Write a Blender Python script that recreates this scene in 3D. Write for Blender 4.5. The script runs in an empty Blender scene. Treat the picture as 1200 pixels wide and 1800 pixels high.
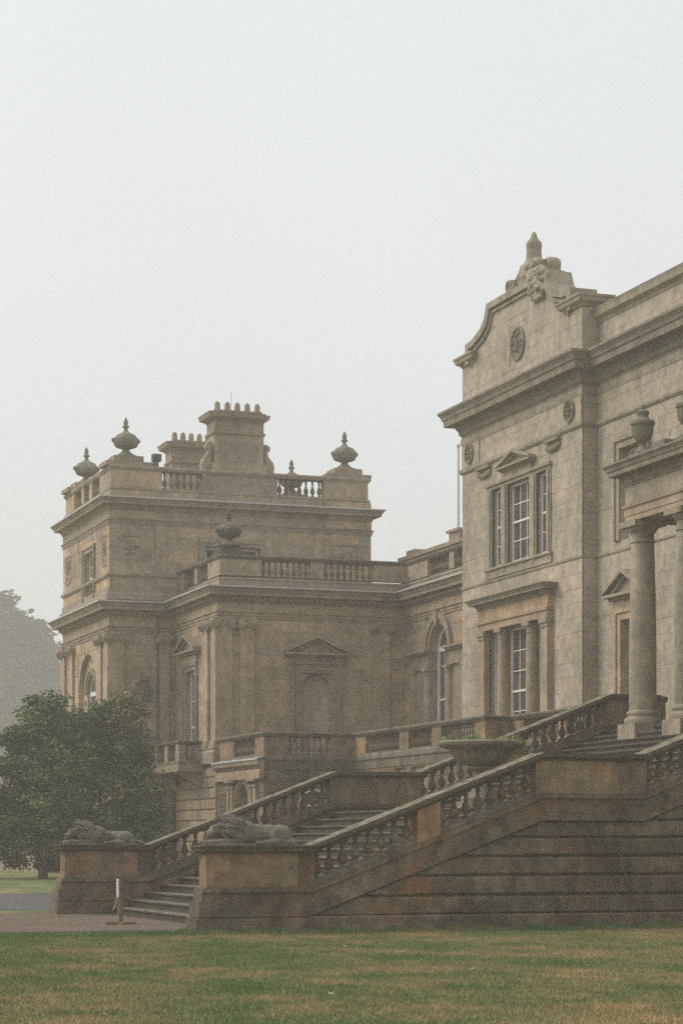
import bpy, bmesh, math, random
import numpy as np
from mathutils import Vector, Matrix, Euler

SC = bpy.context.scene
RN = random.Random(11)
rad = math.radians

# ---------------------------------------------------------------- camera, sky, sun, exposure
PHI = math.atan2(1365, 3900)                    # the view runs 19 degrees off the length of the house
cd = bpy.data.cameras.new('camera'); CAM = bpy.data.objects.new('camera', cd)
SC.collection.objects.link(CAM); SC.camera = CAM
CAM.location = (-11.0, -39.24, 1.7); CAM.rotation_euler = (rad(90), 0, -PHI)
cd.sensor_fit = 'AUTO'; cd.sensor_width = 36; cd.lens = 78.0; cd.shift_y = 580 / 1800.0
cd.clip_start = 0.5; cd.clip_end = 3000

SUN_EL, SUN_AZ = 42, 142                        # azimuth counter-clockwise from +X: left of and beyond the house front
W = bpy.data.worlds.new('World'); SC.world = W; W.use_nodes = True
nt = W.node_tree; nt.nodes.clear()
wo = nt.nodes.new('ShaderNodeOutputWorld'); bg = nt.nodes.new('ShaderNodeBackground')
sky = nt.nodes.new('ShaderNodeTexSky'); sky.sky_type = 'NISHITA'; sky.sun_disc = False
sky.sun_elevation = rad(SUN_EL); sky.sun_rotation = rad(90 - SUN_AZ)
sky.air_density = 1.0; sky.dust_density = 8.0; sky.ozone_density = 1.0; sky.altitude = 50
hs = nt.nodes.new('ShaderNodeHueSaturation'); hs.inputs['Saturation'].default_value = 0.12
mx = nt.nodes.new('ShaderNodeMixRGB'); mx.inputs[0].default_value = 0.72
mx.inputs[2].default_value = (6.88, 7.24, 7.44, 1)        # the even light of the fog bank above
nt.links.new(sky.outputs[0], hs.inputs['Color']); nt.links.new(hs.outputs[0], mx.inputs[1])
tc = nt.nodes.new('ShaderNodeTexCoord'); sp = nt.nodes.new('ShaderNodeSeparateXYZ'); nt.links.new(tc.outputs['Generated'], sp.inputs[0])
el = nt.nodes.new('ShaderNodeMapRange'); el.inputs['From Min'].default_value = 0; el.inputs['From Max'].default_value = 1; el.inputs['To Min'].default_value = .93; el.inputs['To Max'].default_value = 1.2
nt.links.new(sp.outputs['Z'], el.inputs['Value'])                       # an overcast sky is brighter overhead
cn = nt.nodes.new('ShaderNodeTexNoise'); cn.inputs['Scale'].default_value = 3.2; cn.inputs['Detail'].default_value = 5; nt.links.new(tc.outputs['Generated'], cn.inputs['Vector'])
cr = nt.nodes.new('ShaderNodeMapRange'); cr.inputs['From Min'].default_value = .3; cr.inputs['From Max'].default_value = .7; cr.inputs['To Min'].default_value = .965; cr.inputs['To Max'].default_value = 1.035
nt.links.new(cn.outputs['Fac'], cr.inputs['Value'])
mm = nt.nodes.new('ShaderNodeMath'); mm.operation = 'MULTIPLY'; nt.links.new(el.outputs[0], mm.inputs[0]); nt.links.new(cr.outputs[0], mm.inputs[1])
mv = nt.nodes.new('ShaderNodeMixRGB'); mv.blend_type = 'MULTIPLY'; mv.inputs[0].default_value = 1; nt.links.new(mx.outputs[0], mv.inputs[1]); nt.links.new(mm.outputs[0], mv.inputs[2])
nt.links.new(mv.outputs[0], bg.inputs[0]); bg.inputs[1].default_value = 0.108
nt.links.new(bg.outputs[0], wo.inputs[0])

sd = bpy.data.lights.new('sun', 'SUN'); SUN = bpy.data.objects.new('sun', sd); SC.collection.objects.link(SUN)
sd.energy = 1.4; sd.angle = rad(35); sd.color = (1.0, 0.9, 0.76)
sdir = Vector((math.cos(rad(SUN_EL)) * math.cos(rad(SUN_AZ)), math.cos(rad(SUN_EL)) * math.sin(rad(SUN_AZ)), math.sin(rad(SUN_EL))))
SUN.location = (-30, 30, 60); SUN.rotation_euler = sdir.to_track_quat('Z', 'Y').to_euler()

SC.view_settings.view_transform = 'Standard'; SC.view_settings.look = 'None'
SC.view_settings.exposure = 0.33; SC.view_settings.gamma = 1.0; SC.view_settings.use_curve_mapping = False
SC.render.engine = 'CYCLES'; SC.cycles.use_denoising = False
SC.cycles.max_bounces = 6; SC.cycles.diffuse_bounces = 3; SC.cycles.volume_bounces = 1
SC.cycles.transparent_max_bounces = 8; SC.cycles.caustics_reflective = False; SC.cycles.caustics_refractive = False

# ---------------------------------------------------------------- helpers
BASE = {}

def link(o, parent, at):
    """link o with its origin at the world point `at`"""
    SC.collection.objects.link(o); at = Vector(at)
    if parent is None: o.location = at
    else:
        o.parent = parent; o.location = at - BASE[parent.name]
    BASE[o.name] = at
    return o

def tag(o, label=None, cat=None, group=None, kind=None):
    if label: o['label'] = label
    if cat: o['category'] = cat
    if group: o['group'] = group
    if kind: o['kind'] = kind
    return o

def thing(name, loc, label, cat, group=None):
    o = bpy.data.objects.new(name, None); o.empty_display_size = 0.3
    link(o, None, loc); return tag(o, label, cat, group)

def inst(name, me, at, parent, rz=0.0, scale=None):
    o = bpy.data.objects.new(name, me); link(o, parent, at)
    if rz: o.rotation_euler = (0, 0, rz)
    if scale: o.scale = scale
    return o

class Face:
    """a wall plane. 'X': faces -X, u is world Y.  'Y': faces -Y, u is world X.  o = metres out of the wall"""
    def __init__(s, k, c): s.k, s.c = k, c
    def pt(s, u, z, o=0.0): return (s.c - o, u, z) if s.k == 'X' else (u, s.c - o, z)

class MB:
    def __init__(s): s.v, s.f = [], []
    def add(s, vs, fs):
        n = len(s.v); s.v += [tuple(p) for p in vs]; s.f += [tuple(i + n for i in f) for f in fs]; return s
    def box(s, x0, x1, y0, y1, z0, z1):
        vs = [(x, y, z) for z in (z0, z1) for y in (y0, y1) for x in (x0, x1)]
        return s.add(vs, [(0, 2, 3, 1), (4, 5, 7, 6), (0, 1, 5, 4), (2, 6, 7, 3), (0, 4, 6, 2), (1, 3, 7, 5)])
    def fbox(s, F, u0, u1, z0, z1, o0, o1):
        a, b = F.pt(u0, z0, o0), F.pt(u1, z1, o1)
        return s.box(min(a[0], b[0]), max(a[0], b[0]), min(a[1], b[1]), max(a[1], b[1]), min(z0, z1), max(z0, z1))
    def prism(s, poly, fn, w0, w1):
        n = len(poly); vs = [fn(a, b, w0) for a, b in poly] + [fn(a, b, w1) for a, b in poly]
        fs = [tuple(range(n)), tuple(range(2 * n - 1, n - 1, -1))]
        fs += [(i, (i + 1) % n, n + (i + 1) % n, n + i) for i in range(n)]
        return s.add(vs, fs)
    def fprism(s, F, poly, o0, o1): return s.prism(poly, lambda a, b, w: F.pt(a, b, w), o0, o1)
    def strip(s, top, bot, fn, w0, w1):
        """solid between two equally long polylines (a,b), extruded w0..w1"""
        for i in range(len(top) - 1):
            s.prism([top[i], top[i + 1], bot[i + 1], bot[i]], fn, w0, w1)
        return s
    def lathe(s, prof, c=(0, 0, 0), seg=16, flute=0.0, nfl=0, ax=None):
        n = len(prof); vs = []
        for r, z in prof:
            for i in range(seg):
                a = 2 * math.pi * i / seg
                rr = r * (1 + flute * math.cos(nfl * a)) if flute else r
                p = Vector((rr * math.cos(a), rr * math.sin(a), z))
                if ax is not None: p = ax @ p
                vs.append((p.x + c[0], p.y + c[1], p.z + c[2]))
        fs = [(j * seg + i, j * seg + (i + 1) % seg, (j + 1) * seg + (i + 1) % seg, (j + 1) * seg + i) for j in range(n - 1) for i in range(seg)]
        fs += [tuple(range(seg - 1, -1, -1)), tuple((n - 1) * seg + i for i in range(seg))]
        return s.add(vs, fs)
    def ell(s, c, r, rot=(0, 0, 0), seg=12):
        M = Euler(rot).to_matrix(); vs, fs = [], []; nr = max(4, seg // 2)
        for j in range(1, nr):
            t = math.pi * j / nr
            for i in range(seg):
                a = 2 * math.pi * i / seg
                p = M @ Vector((r[0] * math.sin(t) * math.cos(a), r[1] * math.sin(t) * math.sin(a), r[2] * math.cos(t)))
                vs.append((p.x + c[0], p.y + c[1], p.z + c[2]))
        for q in (1, -1):
            p = M @ Vector((0, 0, r[2] * q)); vs.append((p.x + c[0], p.y + c[1], p.z + c[2]))
        m = (nr - 1) * seg
        for j in range(nr - 2):
            fs += [(j * seg + i, j * seg + (i + 1) % seg, (j + 1) * seg + (i + 1) % seg, (j + 1) * seg + i) for i in range(seg)]
        fs += [(m, (i + 1) % seg, i) for i in range(seg)]
        fs += [(m + 1, (nr - 2) * seg + i, (nr - 2) * seg + (i + 1) % seg) for i in range(seg)]
        return s.add(vs, fs)
    def tube(s, pts, rs, seg=7):
        pts = [Vector(p) for p in pts]; vs = []; n = len(pts)
        if not hasattr(rs, '__len__'): rs = [rs] * n
        for i, p in enumerate(pts):
            d = (pts[min(i + 1, n - 1)] - pts[max(i - 1, 0)]).normalized()
            a = d.orthogonal().normalized(); b = d.cross(a)
            if i and False: pass
            for k in range(seg):
                t = 2 * math.pi * k / seg; q = p + (a * math.cos(t) + b * math.sin(t)) * rs[i]; vs.append(tuple(q))
        fs = [(j * seg + i, j * seg + (i + 1) % seg, (j + 1) * seg + (i + 1) % seg, (j + 1) * seg + i) for j in range(n - 1) for i in range(seg)]
        fs += [tuple(range(seg - 1, -1, -1)), tuple((n - 1) * seg + i for i in range(seg))]
        return s.add(vs, fs)
    def mould(s, path, prof):
        """sweep profile (out, z) along a plan path; outside is on the left of the walk; mitred corners"""
        P = [Vector(p) for p in path]; n = len(P); m = len(prof); vs = []
        nm = []
        for i in range(n - 1):
            d = (P[i + 1] - P[i]).normalized(); nm.append(Vector((-d.y, d.x)))
        for i in range(n):
            if i == 0: k = nm[0]
            elif i == n - 1: k = nm[-1]
            else: k = (nm[i - 1] + nm[i]) / (1 + nm[i - 1].dot(nm[i]))
            for o, z in prof: vs.append((P[i].x + k.x * o, P[i].y + k.y * o, z))
        fs = [(j * m + i, j * m + (i + 1) % m, (j + 1) * m + (i + 1) % m, (j + 1) * m + i) for j in range(n - 1) for i in range(m)]
        fs += [tuple(range(m)), tuple((n - 1) * m + i for i in range(m - 1, -1, -1))]
        return s.add(vs, fs)
    def mesh(s, name, mat, smooth=False, c=(0, 0, 0)):
        me = bpy.data.meshes.new(name)
        me.from_pydata([(x - c[0], y - c[1], z - c[2]) for x, y, z in s.v], [], s.f)
        bm = bmesh.new(); bm.from_mesh(me); bmesh.ops.recalc_face_normals(bm, faces=bm.faces); bm.to_mesh(me); bm.free()
        if smooth:
            me.shade_smooth()
            me.set_sharp_from_angle(angle=rad(40))
        if mat: me.materials.append(mat)
        return me
    def obj(s, name, mat, parent=None, smooth=False, at=None):
        if at is None:
            a = np.array(s.v); lo, hi = a.min(0), a.max(0); at = ((lo[0] + hi[0]) / 2, (lo[1] + hi[1]) / 2, lo[2])
        o = bpy.data.objects.new(name, s.mesh(name, mat, smooth, at)); return link(o, parent, at)

# ---------------------------------------------------------------- materials
class NT:
    def __init__(s, name):
        s.m = bpy.data.materials.new(name); s.m.use_nodes = True; s.t = s.m.node_tree
        s.b = s.t.nodes['Principled BSDF']; s.pos = None
    def n(s, t, **k):
        x = s.t.nodes.new(t)
        for a, b in k.items(): setattr(x, a, b)
        return x
    def l(s, a, b): s.t.links.new(a, b)
    def P(s):
        if s.pos is None: s.pos = s.n('ShaderNodeNewGeometry')
        return s.pos
    def noise(s, scale, det=4, rough=.6, stretch=None, off=(0, 0, 0)):
        mp = s.n('ShaderNodeMapping'); mp.inputs['Location'].default_value = off
        mp.inputs['Scale'].default_value = stretch or (1, 1, 1)
        s.l(s.P().outputs['Position'], mp.inputs[0])
        x = s.n('ShaderNodeTexNoise'); x.inputs['Scale'].default_value = scale; x.inputs['Detail'].default_value = det
        x.inputs['Roughness'].default_value = rough; s.l(mp.outputs[0], x.inputs['Vector']); return x.outputs['Fac']
    def ramp(s, fac, stops, interp='LINEAR'):
        r = s.n('ShaderNodeValToRGB'); r.color_ramp.interpolation = interp; e = r.color_ramp.elements
        while len(e) < len(stops): e.new(.5)
        for q, (p, c) in zip(e, stops):
            q.position = p; q.color = (c, c, c, 1) if not hasattr(c, '__len__') else (*c, 1)
        s.l(fac, r.inputs[0]); return r.outputs[0]
    def mix(s, fac, a, b, mode='MIX'):
        x = s.n('ShaderNodeMixRGB', blend_type=mode)
        for i, v in ((0, fac), (1, a), (2, b)):
            if hasattr(v, 'is_linked') or hasattr(v, 'links'): s.l(v, x.inputs[i])
            else: x.inputs[i].default_value = v if i == 0 else (*v, 1)
        return x.outputs[0]
    def math(s, op, a, b=0.0):
        x = s.n('ShaderNodeMath', operation=op)
        for i, v in ((0, a), (1, b)):
            if hasattr(v, 'links'): s.l(v, x.inputs[i])
            else: x.inputs[i].default_value = v
        return x.outputs[0]
    def bump(s, h, strength=.3, dist=.02):
        x = s.n('ShaderNodeBump'); x.inputs['Strength'].default_value = strength; x.inputs['Distance'].default_value = dist
        s.l(h, x.inputs['Height']); s.l(x.outputs[0], s.b.inputs['Normal'])
    def done(s, col, rough=.85, spec=.25):
        if hasattr(col, 'links'): s.l(col, s.b.inputs['Base Color'])
        else: s.b.inputs['Base Color'].default_value = (*col, 1)
        if hasattr(rough, 'links'): s.l(rough, s.b.inputs['Roughness'])
        else: s.b.inputs['Roughness'].default_value = rough
        s.b.inputs['Specular IOR Level'].default_value = spec; return s.m

def stone(name, cols, dark=(.075, .07, .058), stain=.45, streak=.5, lichen_top_tint=0.0, rough=.88, patch=None, spec=.2, bump=.35, var=1.0):
    q = NT(name); oi = q.n('ShaderNodeObjectInfo')
    st = [(i / max(1, len(cols) - 1), c) for i, c in enumerate(cols)]
    base = q.ramp(oi.outputs['Random'], st)
    big = q.noise(.45, 5); mid = q.noise(3.2, 5, .65, off=(7, 3, 1)); fine = q.noise(38, 3, .7)
    base = q.mix(1, base, q.ramp(big, [(.25, 1 - .28 * var), (.75, 1 + .22 * var)]), 'MULTIPLY')
    base = q.mix(1, base, q.ramp(mid, [(.3, 1 - .28 * var), (.7, 1 + .22 * var)]), 'MULTIPLY')
    base = q.mix(1, base, q.ramp(fine, [(.28, 1 - .22 * var), (.72, 1 + .18 * var)]), 'MULTIPLY')
    if patch: base = q.mix(q.ramp(q.noise(.75, 5, .65, (1, 1, 1.7), (31, 12, 5)), [(.51, 0), (.64, .8)]), base, patch)
    sk = q.noise(1.15, 6, .68, (1.6, 1.6, .28), (3, 9, 2))
    base = q.mix(q.math('MULTIPLY', q.ramp(sk, [(.44, 0), (.74, 1)]), streak), base, dark)
    bl = q.noise(2.1, 7, .72, off=(11, 4, 8))
    base = q.mix(q.math('MULTIPLY', q.ramp(bl, [(.5, 0), (.72, 1)]), stain), base, dark)
    if lichen_top_tint:
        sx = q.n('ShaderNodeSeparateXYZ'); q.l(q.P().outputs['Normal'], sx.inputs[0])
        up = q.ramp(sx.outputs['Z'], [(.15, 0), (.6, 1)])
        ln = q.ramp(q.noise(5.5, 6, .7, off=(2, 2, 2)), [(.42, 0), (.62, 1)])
        base = q.mix(q.math('MULTIPLY', q.math('MULTIPLY', up, ln), lichen_top_tint), base, (.265, .245, .165))
        base = q.mix(q.math('MULTIPLY', q.ramp(q.noise(9, 4, .7, off=(5, 8, 1)), [(.62, 0), (.7, 1)]), lichen_top_tint * .5), base, (.2, .2, .15))
    q.bump(q.math('ADD', q.math('MULTIPLY', mid, 1.5), fine), bump, .02)
    return q.done(base, rough, spec)

def plain(name, col, rough=.6, spec=.3, var=.15, scale=8, metal=0):
    q = NT(name); f = q.noise(scale, 4, .6)
    c = q.mix(1, q.mix(0, col, col), q.ramp(f, [(.25, 1 - var), (.75, 1 + var)]), 'MULTIPLY')
    q.b.inputs['Metallic'].default_value = metal; return q.done(c, rough, spec)

M = {}
M['pav'] = stone('pale_sandstone', [(.435, .36, .28), (.45, .375, .29), (.42, .355, .28), (.45, .365, .27), (.44, .375, .298), (.41, .345, .27)], dark=(.16, .14, .115), stain=.33, streak=.36)
M['warm'] = stone('warm_sandstone', [(.48, .335, .215), (.37, .28, .195), (.55, .395, .25), (.30, .255, .2), (.45, .325, .215), (.4, .315, .23), (.52, .355, .215), (.33, .28, .215), (.58, .42, .265), (.28, .245, .2)], dark=(.13, .112, .09), stain=.45, streak=.45)
M['warm2'] = stone('pilaster_sandstone', [(.45, .33, .225), (.41, .31, .22)], dark=(.13, .112, .09), stain=.45, streak=.5)
M['trim'] = stone('weathered_trim_stone', [(.38, .29, .205), (.33, .265, .2)], dark=(.11, .098, .08), stain=.55, streak=.5, lichen_top_tint=.35)
M['ptrim'] = stone('pale_trim_stone', [(.37, .31, .225), (.33, .285, .215)], dark=(.11, .1, .08), stain=.5, streak=.45, lichen_top_tint=.35)
M['corn'] = stone('grey_cornice_stone', [(.29, .245, .18), (.255, .22, .17)], dark=(.09, .082, .065), stain=.55, streak=.5, lichen_top_tint=.4)
M['orange'] = stone('orange_sandstone', [(.37, .21, .115), (.30, .205, .125), (.39, .25, .14), (.23, .175, .12), (.34, .20, .115), (.28, .19, .12)], dark=(.06, .052, .04), stain=.85, streak=.8, patch=(.20, .165, .12), var=1.4)
M['stair'] = stone('dark_stair_stone', [(.22, .17, .115), (.18, .145, .10), (.15, .125, .09), (.245, .185, .125), (.20, .155, .108), (.17, .14, .10), (.21, .165, .115)], dark=(.045, .038, .029), stain=.85, streak=.85, lichen_top_tint=.25, bump=.7, patch=(.25, .11, .06), var=1.7)
M['stair_red'] = stone('red_stair_stone', [(.19, .10, .06), (.16, .11, .075), (.21, .10, .058), (.22, .10, .054)], dark=(.042, .034, .025), stain=.7, streak=.75, lichen_top_tint=.1, bump=.6)
M['bal'] = stone('baluster_stone', [(.20, .14, .08), (.17, .13, .087), (.235, .145, .078), (.215, .185, .14), (.14, .112, .076), (.25, .22, .17)], dark=(.04, .035, .026), stain=.75, streak=.65, bump=.5, var=1.4)
M['cope'] = stone('lichened_coping_stone', [(.11, .095, .064), (.09, .08, .056), (.13, .11, .078)], dark=(.03, .028, .02), stain=.7, streak=.4, lichen_top_tint=1.0, rough=.85, spec=.15, bump=.6, var=1.3)
M['step'] = stone('dark_step_stone', [(.06, .051, .037), (.07, .059, .043), (.052, .045, .033)], dark=(.022, .02, .016), stain=.5, streak=.5, lichen_top_tint=.8, rough=.75, spec=.2)  # dark base colour; up-facing treads and nosings tinted paler than the risers
M['lion'] = stone('grey_lion_stone', [(.20, .18, .15), (.185, .17, .14)], dark=(.04, .038, .034), stain=.75, streak=.4, lichen_top_tint=.5, bump=.9)
M['urn'] = stone('mossy_urn_stone', [(.19, .175, .13), (.2, .185, .145)], dark=(.06, .057, .043), stain=.5, streak=.6, lichen_top_tint=.6)
M['bowl'] = stone('weathered_bowl_stone', [(.27, .235, .175), (.25, .22, .17)], dark=(.07, .064, .048), stain=.6, streak=.6, lichen_top_tint=.5, var=1.3)
M['turn'] = stone('roof_urn_stone', [(.24, .215, .165), (.22, .20, .16)], dark=(.08, .075, .06), stain=.5, streak=.4)
M['lead'] = plain('lead_flashing', (.46, .47, .48), .55, .3, .2, 5)
M['roof'] = plain('lead_roof', (.24, .23, .215), .6, .3, .2, 3)
M['white'] = plain('white_window_paint', (.68, .67, .63), .5, .3, .15, 6)
M['dark'] = plain('dark_room', (.02, .019, .017), .9, .05)
M['iron'] = plain('cast_iron_pipe', (.10, .10, .10), .5, .3)
M['wood'] = plain('weathered_post_wood', (.19, .135, .09), .8, .2, .3, 14)
M['notice'] = plain('white_notice_board', (.5, .51, .52), .5, .3, .1)
q = NT('window_glass'); oi = q.n('ShaderNodeObjectInfo'); M['glass'] = q.done(q.ramp(oi.outputs['Random'], [(0, (.03, .03, .027)), (.6, (.05, .05, .044)), (1, (.07, .066, .058))]), .06, .35)
q.b.inputs['Coat Weight'].default_value = .3
q = NT('blind_glass'); oi = q.n('ShaderNodeObjectInfo'); M['blind'] = q.done(q.mix(q.ramp(q.noise(.8, 2), [(.4, 0), (.6, 1)]), q.ramp(oi.outputs['Random'], [(0, (.06, .057, .048)), (1, (.12, .112, .095))]), (.045, .043, .038)), .12, .3)

# ---------------------------------------------------------------- masonry
_bc = {}
def block_mesh(k, w, h, d, ch, mat, cu=None):
    cu = ch if cu is None else cu; key = (k, round(w, 2), round(h, 2), d, ch, cu, mat.name)
    if key not in _bc:
        F = Face(k, 0); a, b = w / 2, h / 2; vs = []
        for o, i, j in ((-.03, 0, 0), (d - ch, 0, 0), (d, cu, ch)):
            vs += [F.pt(u, z, o) for u, z in ((-a + i, -b + j), (a - i, -b + j), (a - i, b - j), (-a + i, b - j))]
        fs = [(8, 9, 10, 11)] + [(j * 4 + i, j * 4 + (i + 1) % 4, j * 4 + 4 + (i + 1) % 4, j * 4 + 4 + i) for j in (0, 1) for i in range(4)]
        fs.append((3, 2, 1, 0))
        m = MB(); m.add(vs, fs); _bc[key] = m.mesh('stone_block', mat)
    return _bc[key]

def cut(r, hs):
    out = [r]
    for h in hs:
        nx = []
        for a0, a1, b0, b1 in out:
            if h[0] >= a1 - 1e-6 or h[1] <= a0 + 1e-6 or h[2] >= b1 - 1e-6 or h[3] <= b0 + 1e-6: nx.append((a0, a1, b0, b1)); continue
            if h[0] > a0: nx.append((a0, h[0], b0, b1))
            if h[1] < a1: nx.append((h[1], a1, b0, b1))
            c0, c1 = max(a0, h[0]), min(a1, h[1])
            if h[2] > b0: nx.append((c0, c1, b0, h[2]))
            if h[3] < b1: nx.append((c0, c1, h[3], b1))
        out = nx
    return out

def ashlar(F, u0, u1, z0, z1, course, blen, holes, wall, mat, proud=.012, gap=.005, ch=.004, jit=.004):
    if mat is M['warm'] and gap < .01: gap, ch, jit = .013, .008, .007      # softer, more eroded joints
    n = max(1, round((z1 - z0) / course)); hh = (z1 - z0) / n
    for i in range(n):
        a = z0 + i * hh; js = [u0]; x = u0 + blen * RN.uniform(.35, 1.0)
        while x < u1 - blen * .4: js.append(x); x += blen * RN.uniform(.75, 1.3)
        js.append(u1)
        for j in range(len(js) - 1):
            for r in cut((js[j], js[j + 1], a, a + hh), holes):
                w, h = r[1] - r[0] - gap, r[3] - r[2] - gap
                if w < .05 or h < .05: continue
                inst('stone_block', block_mesh(F.k, w, h, proud, ch, mat), F.pt((r[0] + r[1]) / 2, (r[2] + r[3]) / 2, RN.uniform(-jit, jit)), wall)

def slab(F, u0, u1, z0, z1, th, holes, parent, mat, name='wall'):
    us = sorted({u0, u1, *[min(max(h[i], u0), u1) for h in holes for i in (0, 1)]})
    zs = sorted({z0, z1, *[min(max(h[i], z0), z1) for h in holes for i in (2, 3)]})
    m = MB()
    for a, b in zip(zs, zs[1:]):
        run = None
        for c, d in zip(us, us[1:]):
            inh = any(h[0] - 1e-6 <= c and d <= h[1] + 1e-6 and h[2] - 1e-6 <= a and b <= h[3] + 1e-6 for h in holes)
            if not inh: run = (run[0], d) if run else (c, d)
            if inh and run: m.fbox(F, run[0], run[1], a, b, 0, -th); run = None
        if run: m.fbox(F, run[0], run[1], a, b, 0, -th)
    return m.obj(name, mat, parent)

def corn(zb, h, p):
    return [(-.06, zb), (.02, zb), (.03, zb + .08 * h), (.14 * p, zb + .14 * h), (.17 * p, zb + .27 * h), (.28 * p, zb + .36 * h), (.30 * p, zb + .44 * h),
            (.74 * p, zb + .47 * h), (.76 * p, zb + .68 * h), (.82 * p, zb + .70 * h), (.86 * p, zb + .80 * h), (.96 * p, zb + .90 * h), (p, zb + .92 * h), (p, zb + h), (-.06, zb + h + .05)]
def band(zb, zt, p): return [(-.05, zb), (p * .5, zb), (p, zb + (zt - zb) * .35), (p, zt - (zt - zb) * .1), (p * .8, zt), (-.05, zt + .01)]
def flash(zt, p): return [(-.05, zt + .052), (p - .02, zt + .004), (p + .012, zt - .03), (p + .03, zt - .03), (p + .03, zt + .025), (-.05, zt + .09)]
def archit(zb, zt, p): 
    h = zt - zb
    return [(-.05, zb), (p * .35, zb), (p * .35, zb + .36 * h), (p * .6, zb + .38 * h), (p * .6, zb + .72 * h), (p, zb + .82 * h), (p, zt), (-.05, zt)]

def dentils(path, z0, z1, o0, o1, step, wd, parent, mat):
    m = MB(); P = [Vector(p) for p in path]
    for a, b in zip(P, P[1:]):
        d = (b - a); L = d.length; d.normalize(); nn = Vector((-d.y, d.x)); k = int(L / step)
        for i in range(k):
            c = a + d * ((i + .5) * L / k)
            q = [c - d * wd / 2 + nn * o0, c + d * wd / 2 + nn * o0, c + d * wd / 2 + nn * o1, c - d * wd / 2 + nn * o1]
            m.add([(p.x, p.y, z) for z in (z0, z1) for p in q], [(0, 3, 2, 1), (4, 5, 6, 7), (0, 1, 5, 4), (1, 2, 6, 5), (2, 3, 7, 6), (3, 0, 4, 7)])
    return tag(m.obj('dentil_course', mat, parent), kind='stuff')

def surround(F, u0, u1, z0, z1, w, p, parent, mat, name='architrave', ears=0):
    """stepped frame round an opening: two jambs and a lintel"""
    m = MB()
    for a, b in ((0, 1.0), (.0, .62)):
        ww, pp = (w, p) if a == 0 and b == 1.0 else (w * .62, p * .55)
        if (ww, pp) == (w, p):
            m.fbox(F, u0 - w, u0 - w * .62, z0, z1 + w * .62, -.04, p); m.fbox(F, u1 + w * .62, u1 + w, z0, z1 + w * .62, -.04, p)
            m.fbox(F, u0 - w - ears, u1 + w + ears, z1 + w * .62, z1 + w, -.04, p)
        else:
            m.fbox(F, u0 - w * .62, u0 - .001, z0, z1, -.05, pp); m.fbox(F, u1 + .001, u1 + w * .62, z0, z1, -.05, pp)
            m.fbox(F, u0 - w * .62, u1 + w * .62, z1 + .001, z1 + w * .62, -.05, pp)
    return m.obj(name, mat, parent)

def pediment(F, u0, u1, z, h, p, parent, mat, t=.16):
    m = MB(); c = (u0 + u1) / 2
    m.fbox(F, u0 + .12, u1 - .12, z - t * .9, z - t * .45, -.02, p * .5); m.fbox(F, u0, u1, z - t * .45, z, -.02, p)
    m.fprism(F, [(u0 + .1, z - .01), (u1 - .1, z - .01), (c, z + h - t * .6)], -.02, p * .3)
    e = t * 1.05
    for (sgn, ue) in ((1, u0), (-1, u1)):
        m.fprism(F, [(ue, z + .002), (ue + sgn * .02, z + t * .55), (c, z + h + t * .55), (c, z + h)], -.02, p * 1.02)
        m.fprism(F, [(ue + sgn * .22, z + .002), (c, z + h + .002), (c, z + h - e * .55), (ue + sgn * (.22 + e), z + .002)], -.02, p * .62)
    return m.obj('pediment', mat, parent)

def window(F, u0, u1, z0, z1, o, cols, rows, parent, glass, fr=.07, bar=.028, rail=.5, arch=False):
    """sash window: painted frame and bars, every pane its own piece of glass"""
    m = MB()
    m.fbox(F, u0, u0 + fr, z0, z1, o - .06, o + .05); m.fbox(F, u1 - fr, u1, z0, z1, o - .06, o + .05)
    m.fbox(F, u0 + fr, u1 - fr, z0, z0 + fr * 1.3, o - .06, o + .05)
    if not arch: m.fbox(F, u0 + fr, u1 - fr, z1 - fr, z1, o - .06, o + .05)
    zr = z0 + (z1 - z0) * rail; iu0, iu1 = u0 + fr, u1 - fr; iz0, iz1 = z0 + fr * 1.3, z1 - (0 if arch else fr)
    m.fbox(F, iu0, iu1, zr - .035, zr + .035, o - .05, o + .04)
    us = [iu0 + (iu1 - iu0) * i / cols for i in range(cols + 1)]
    zs = [iz0 + (zr - iz0) * i / rows for i in range(rows + 1)] + [zr + (iz1 - zr) * i / rows for i in range(1, rows + 1)]
    for u in us[1:-1]: m.fbox(F, u - bar / 2, u + bar / 2, iz0, iz1, o - .03, o + .02)
    for z in zs[1:-1]:
        if abs(z - zr) > .1: m.fbox(F, iu0, iu1, z - bar / 2, z + bar / 2, o - .028, o + .018)
    if arch:
        r = (u1 - u0) / 2; c = (u0 + u1) / 2; N = 14
        for i in range(N):
            a, b = math.pi * i / N, math.pi * (i + 1) / N
            m.fprism(F, [(c + r * math.cos(a), z1 + r * math.sin(a)), (c + r * math.cos(b), z1 + r * math.sin(b)), (c + (r - fr) * math.cos(b), z1 + (r - fr) * math.sin(b)), (c + (r - fr) * math.cos(a), z1 + (r - fr) * math.sin(a))], o - .06, o + .05)
        m.fbox(F, iu0, iu1, z1 - .09, z1 + .09, o - .055, o + .06)
    w = m.obj('window', M['white'], parent)
    for a, b in zip(us, us[1:]):
        for c, d in zip(zs, zs[1:]):
            p = MB(); p.fbox(F, a - .005, b + .005, c - .005, d + .005, o - .022 + RN.uniform(-.002, .002), o - .012); p.obj('pane', glass, w)
    if arch:
        p = MB(); p.fprism(F, [(c2, z2) for c2, z2 in [((u0 + u1) / 2 + (r - .02) * math.cos(math.pi * i / 12), z1 + (r - .02) * math.sin(math.pi * i / 12)) for i in range(13)]], o - .022, o - .012); p.obj('pane', glass, w)
    return w

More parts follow.
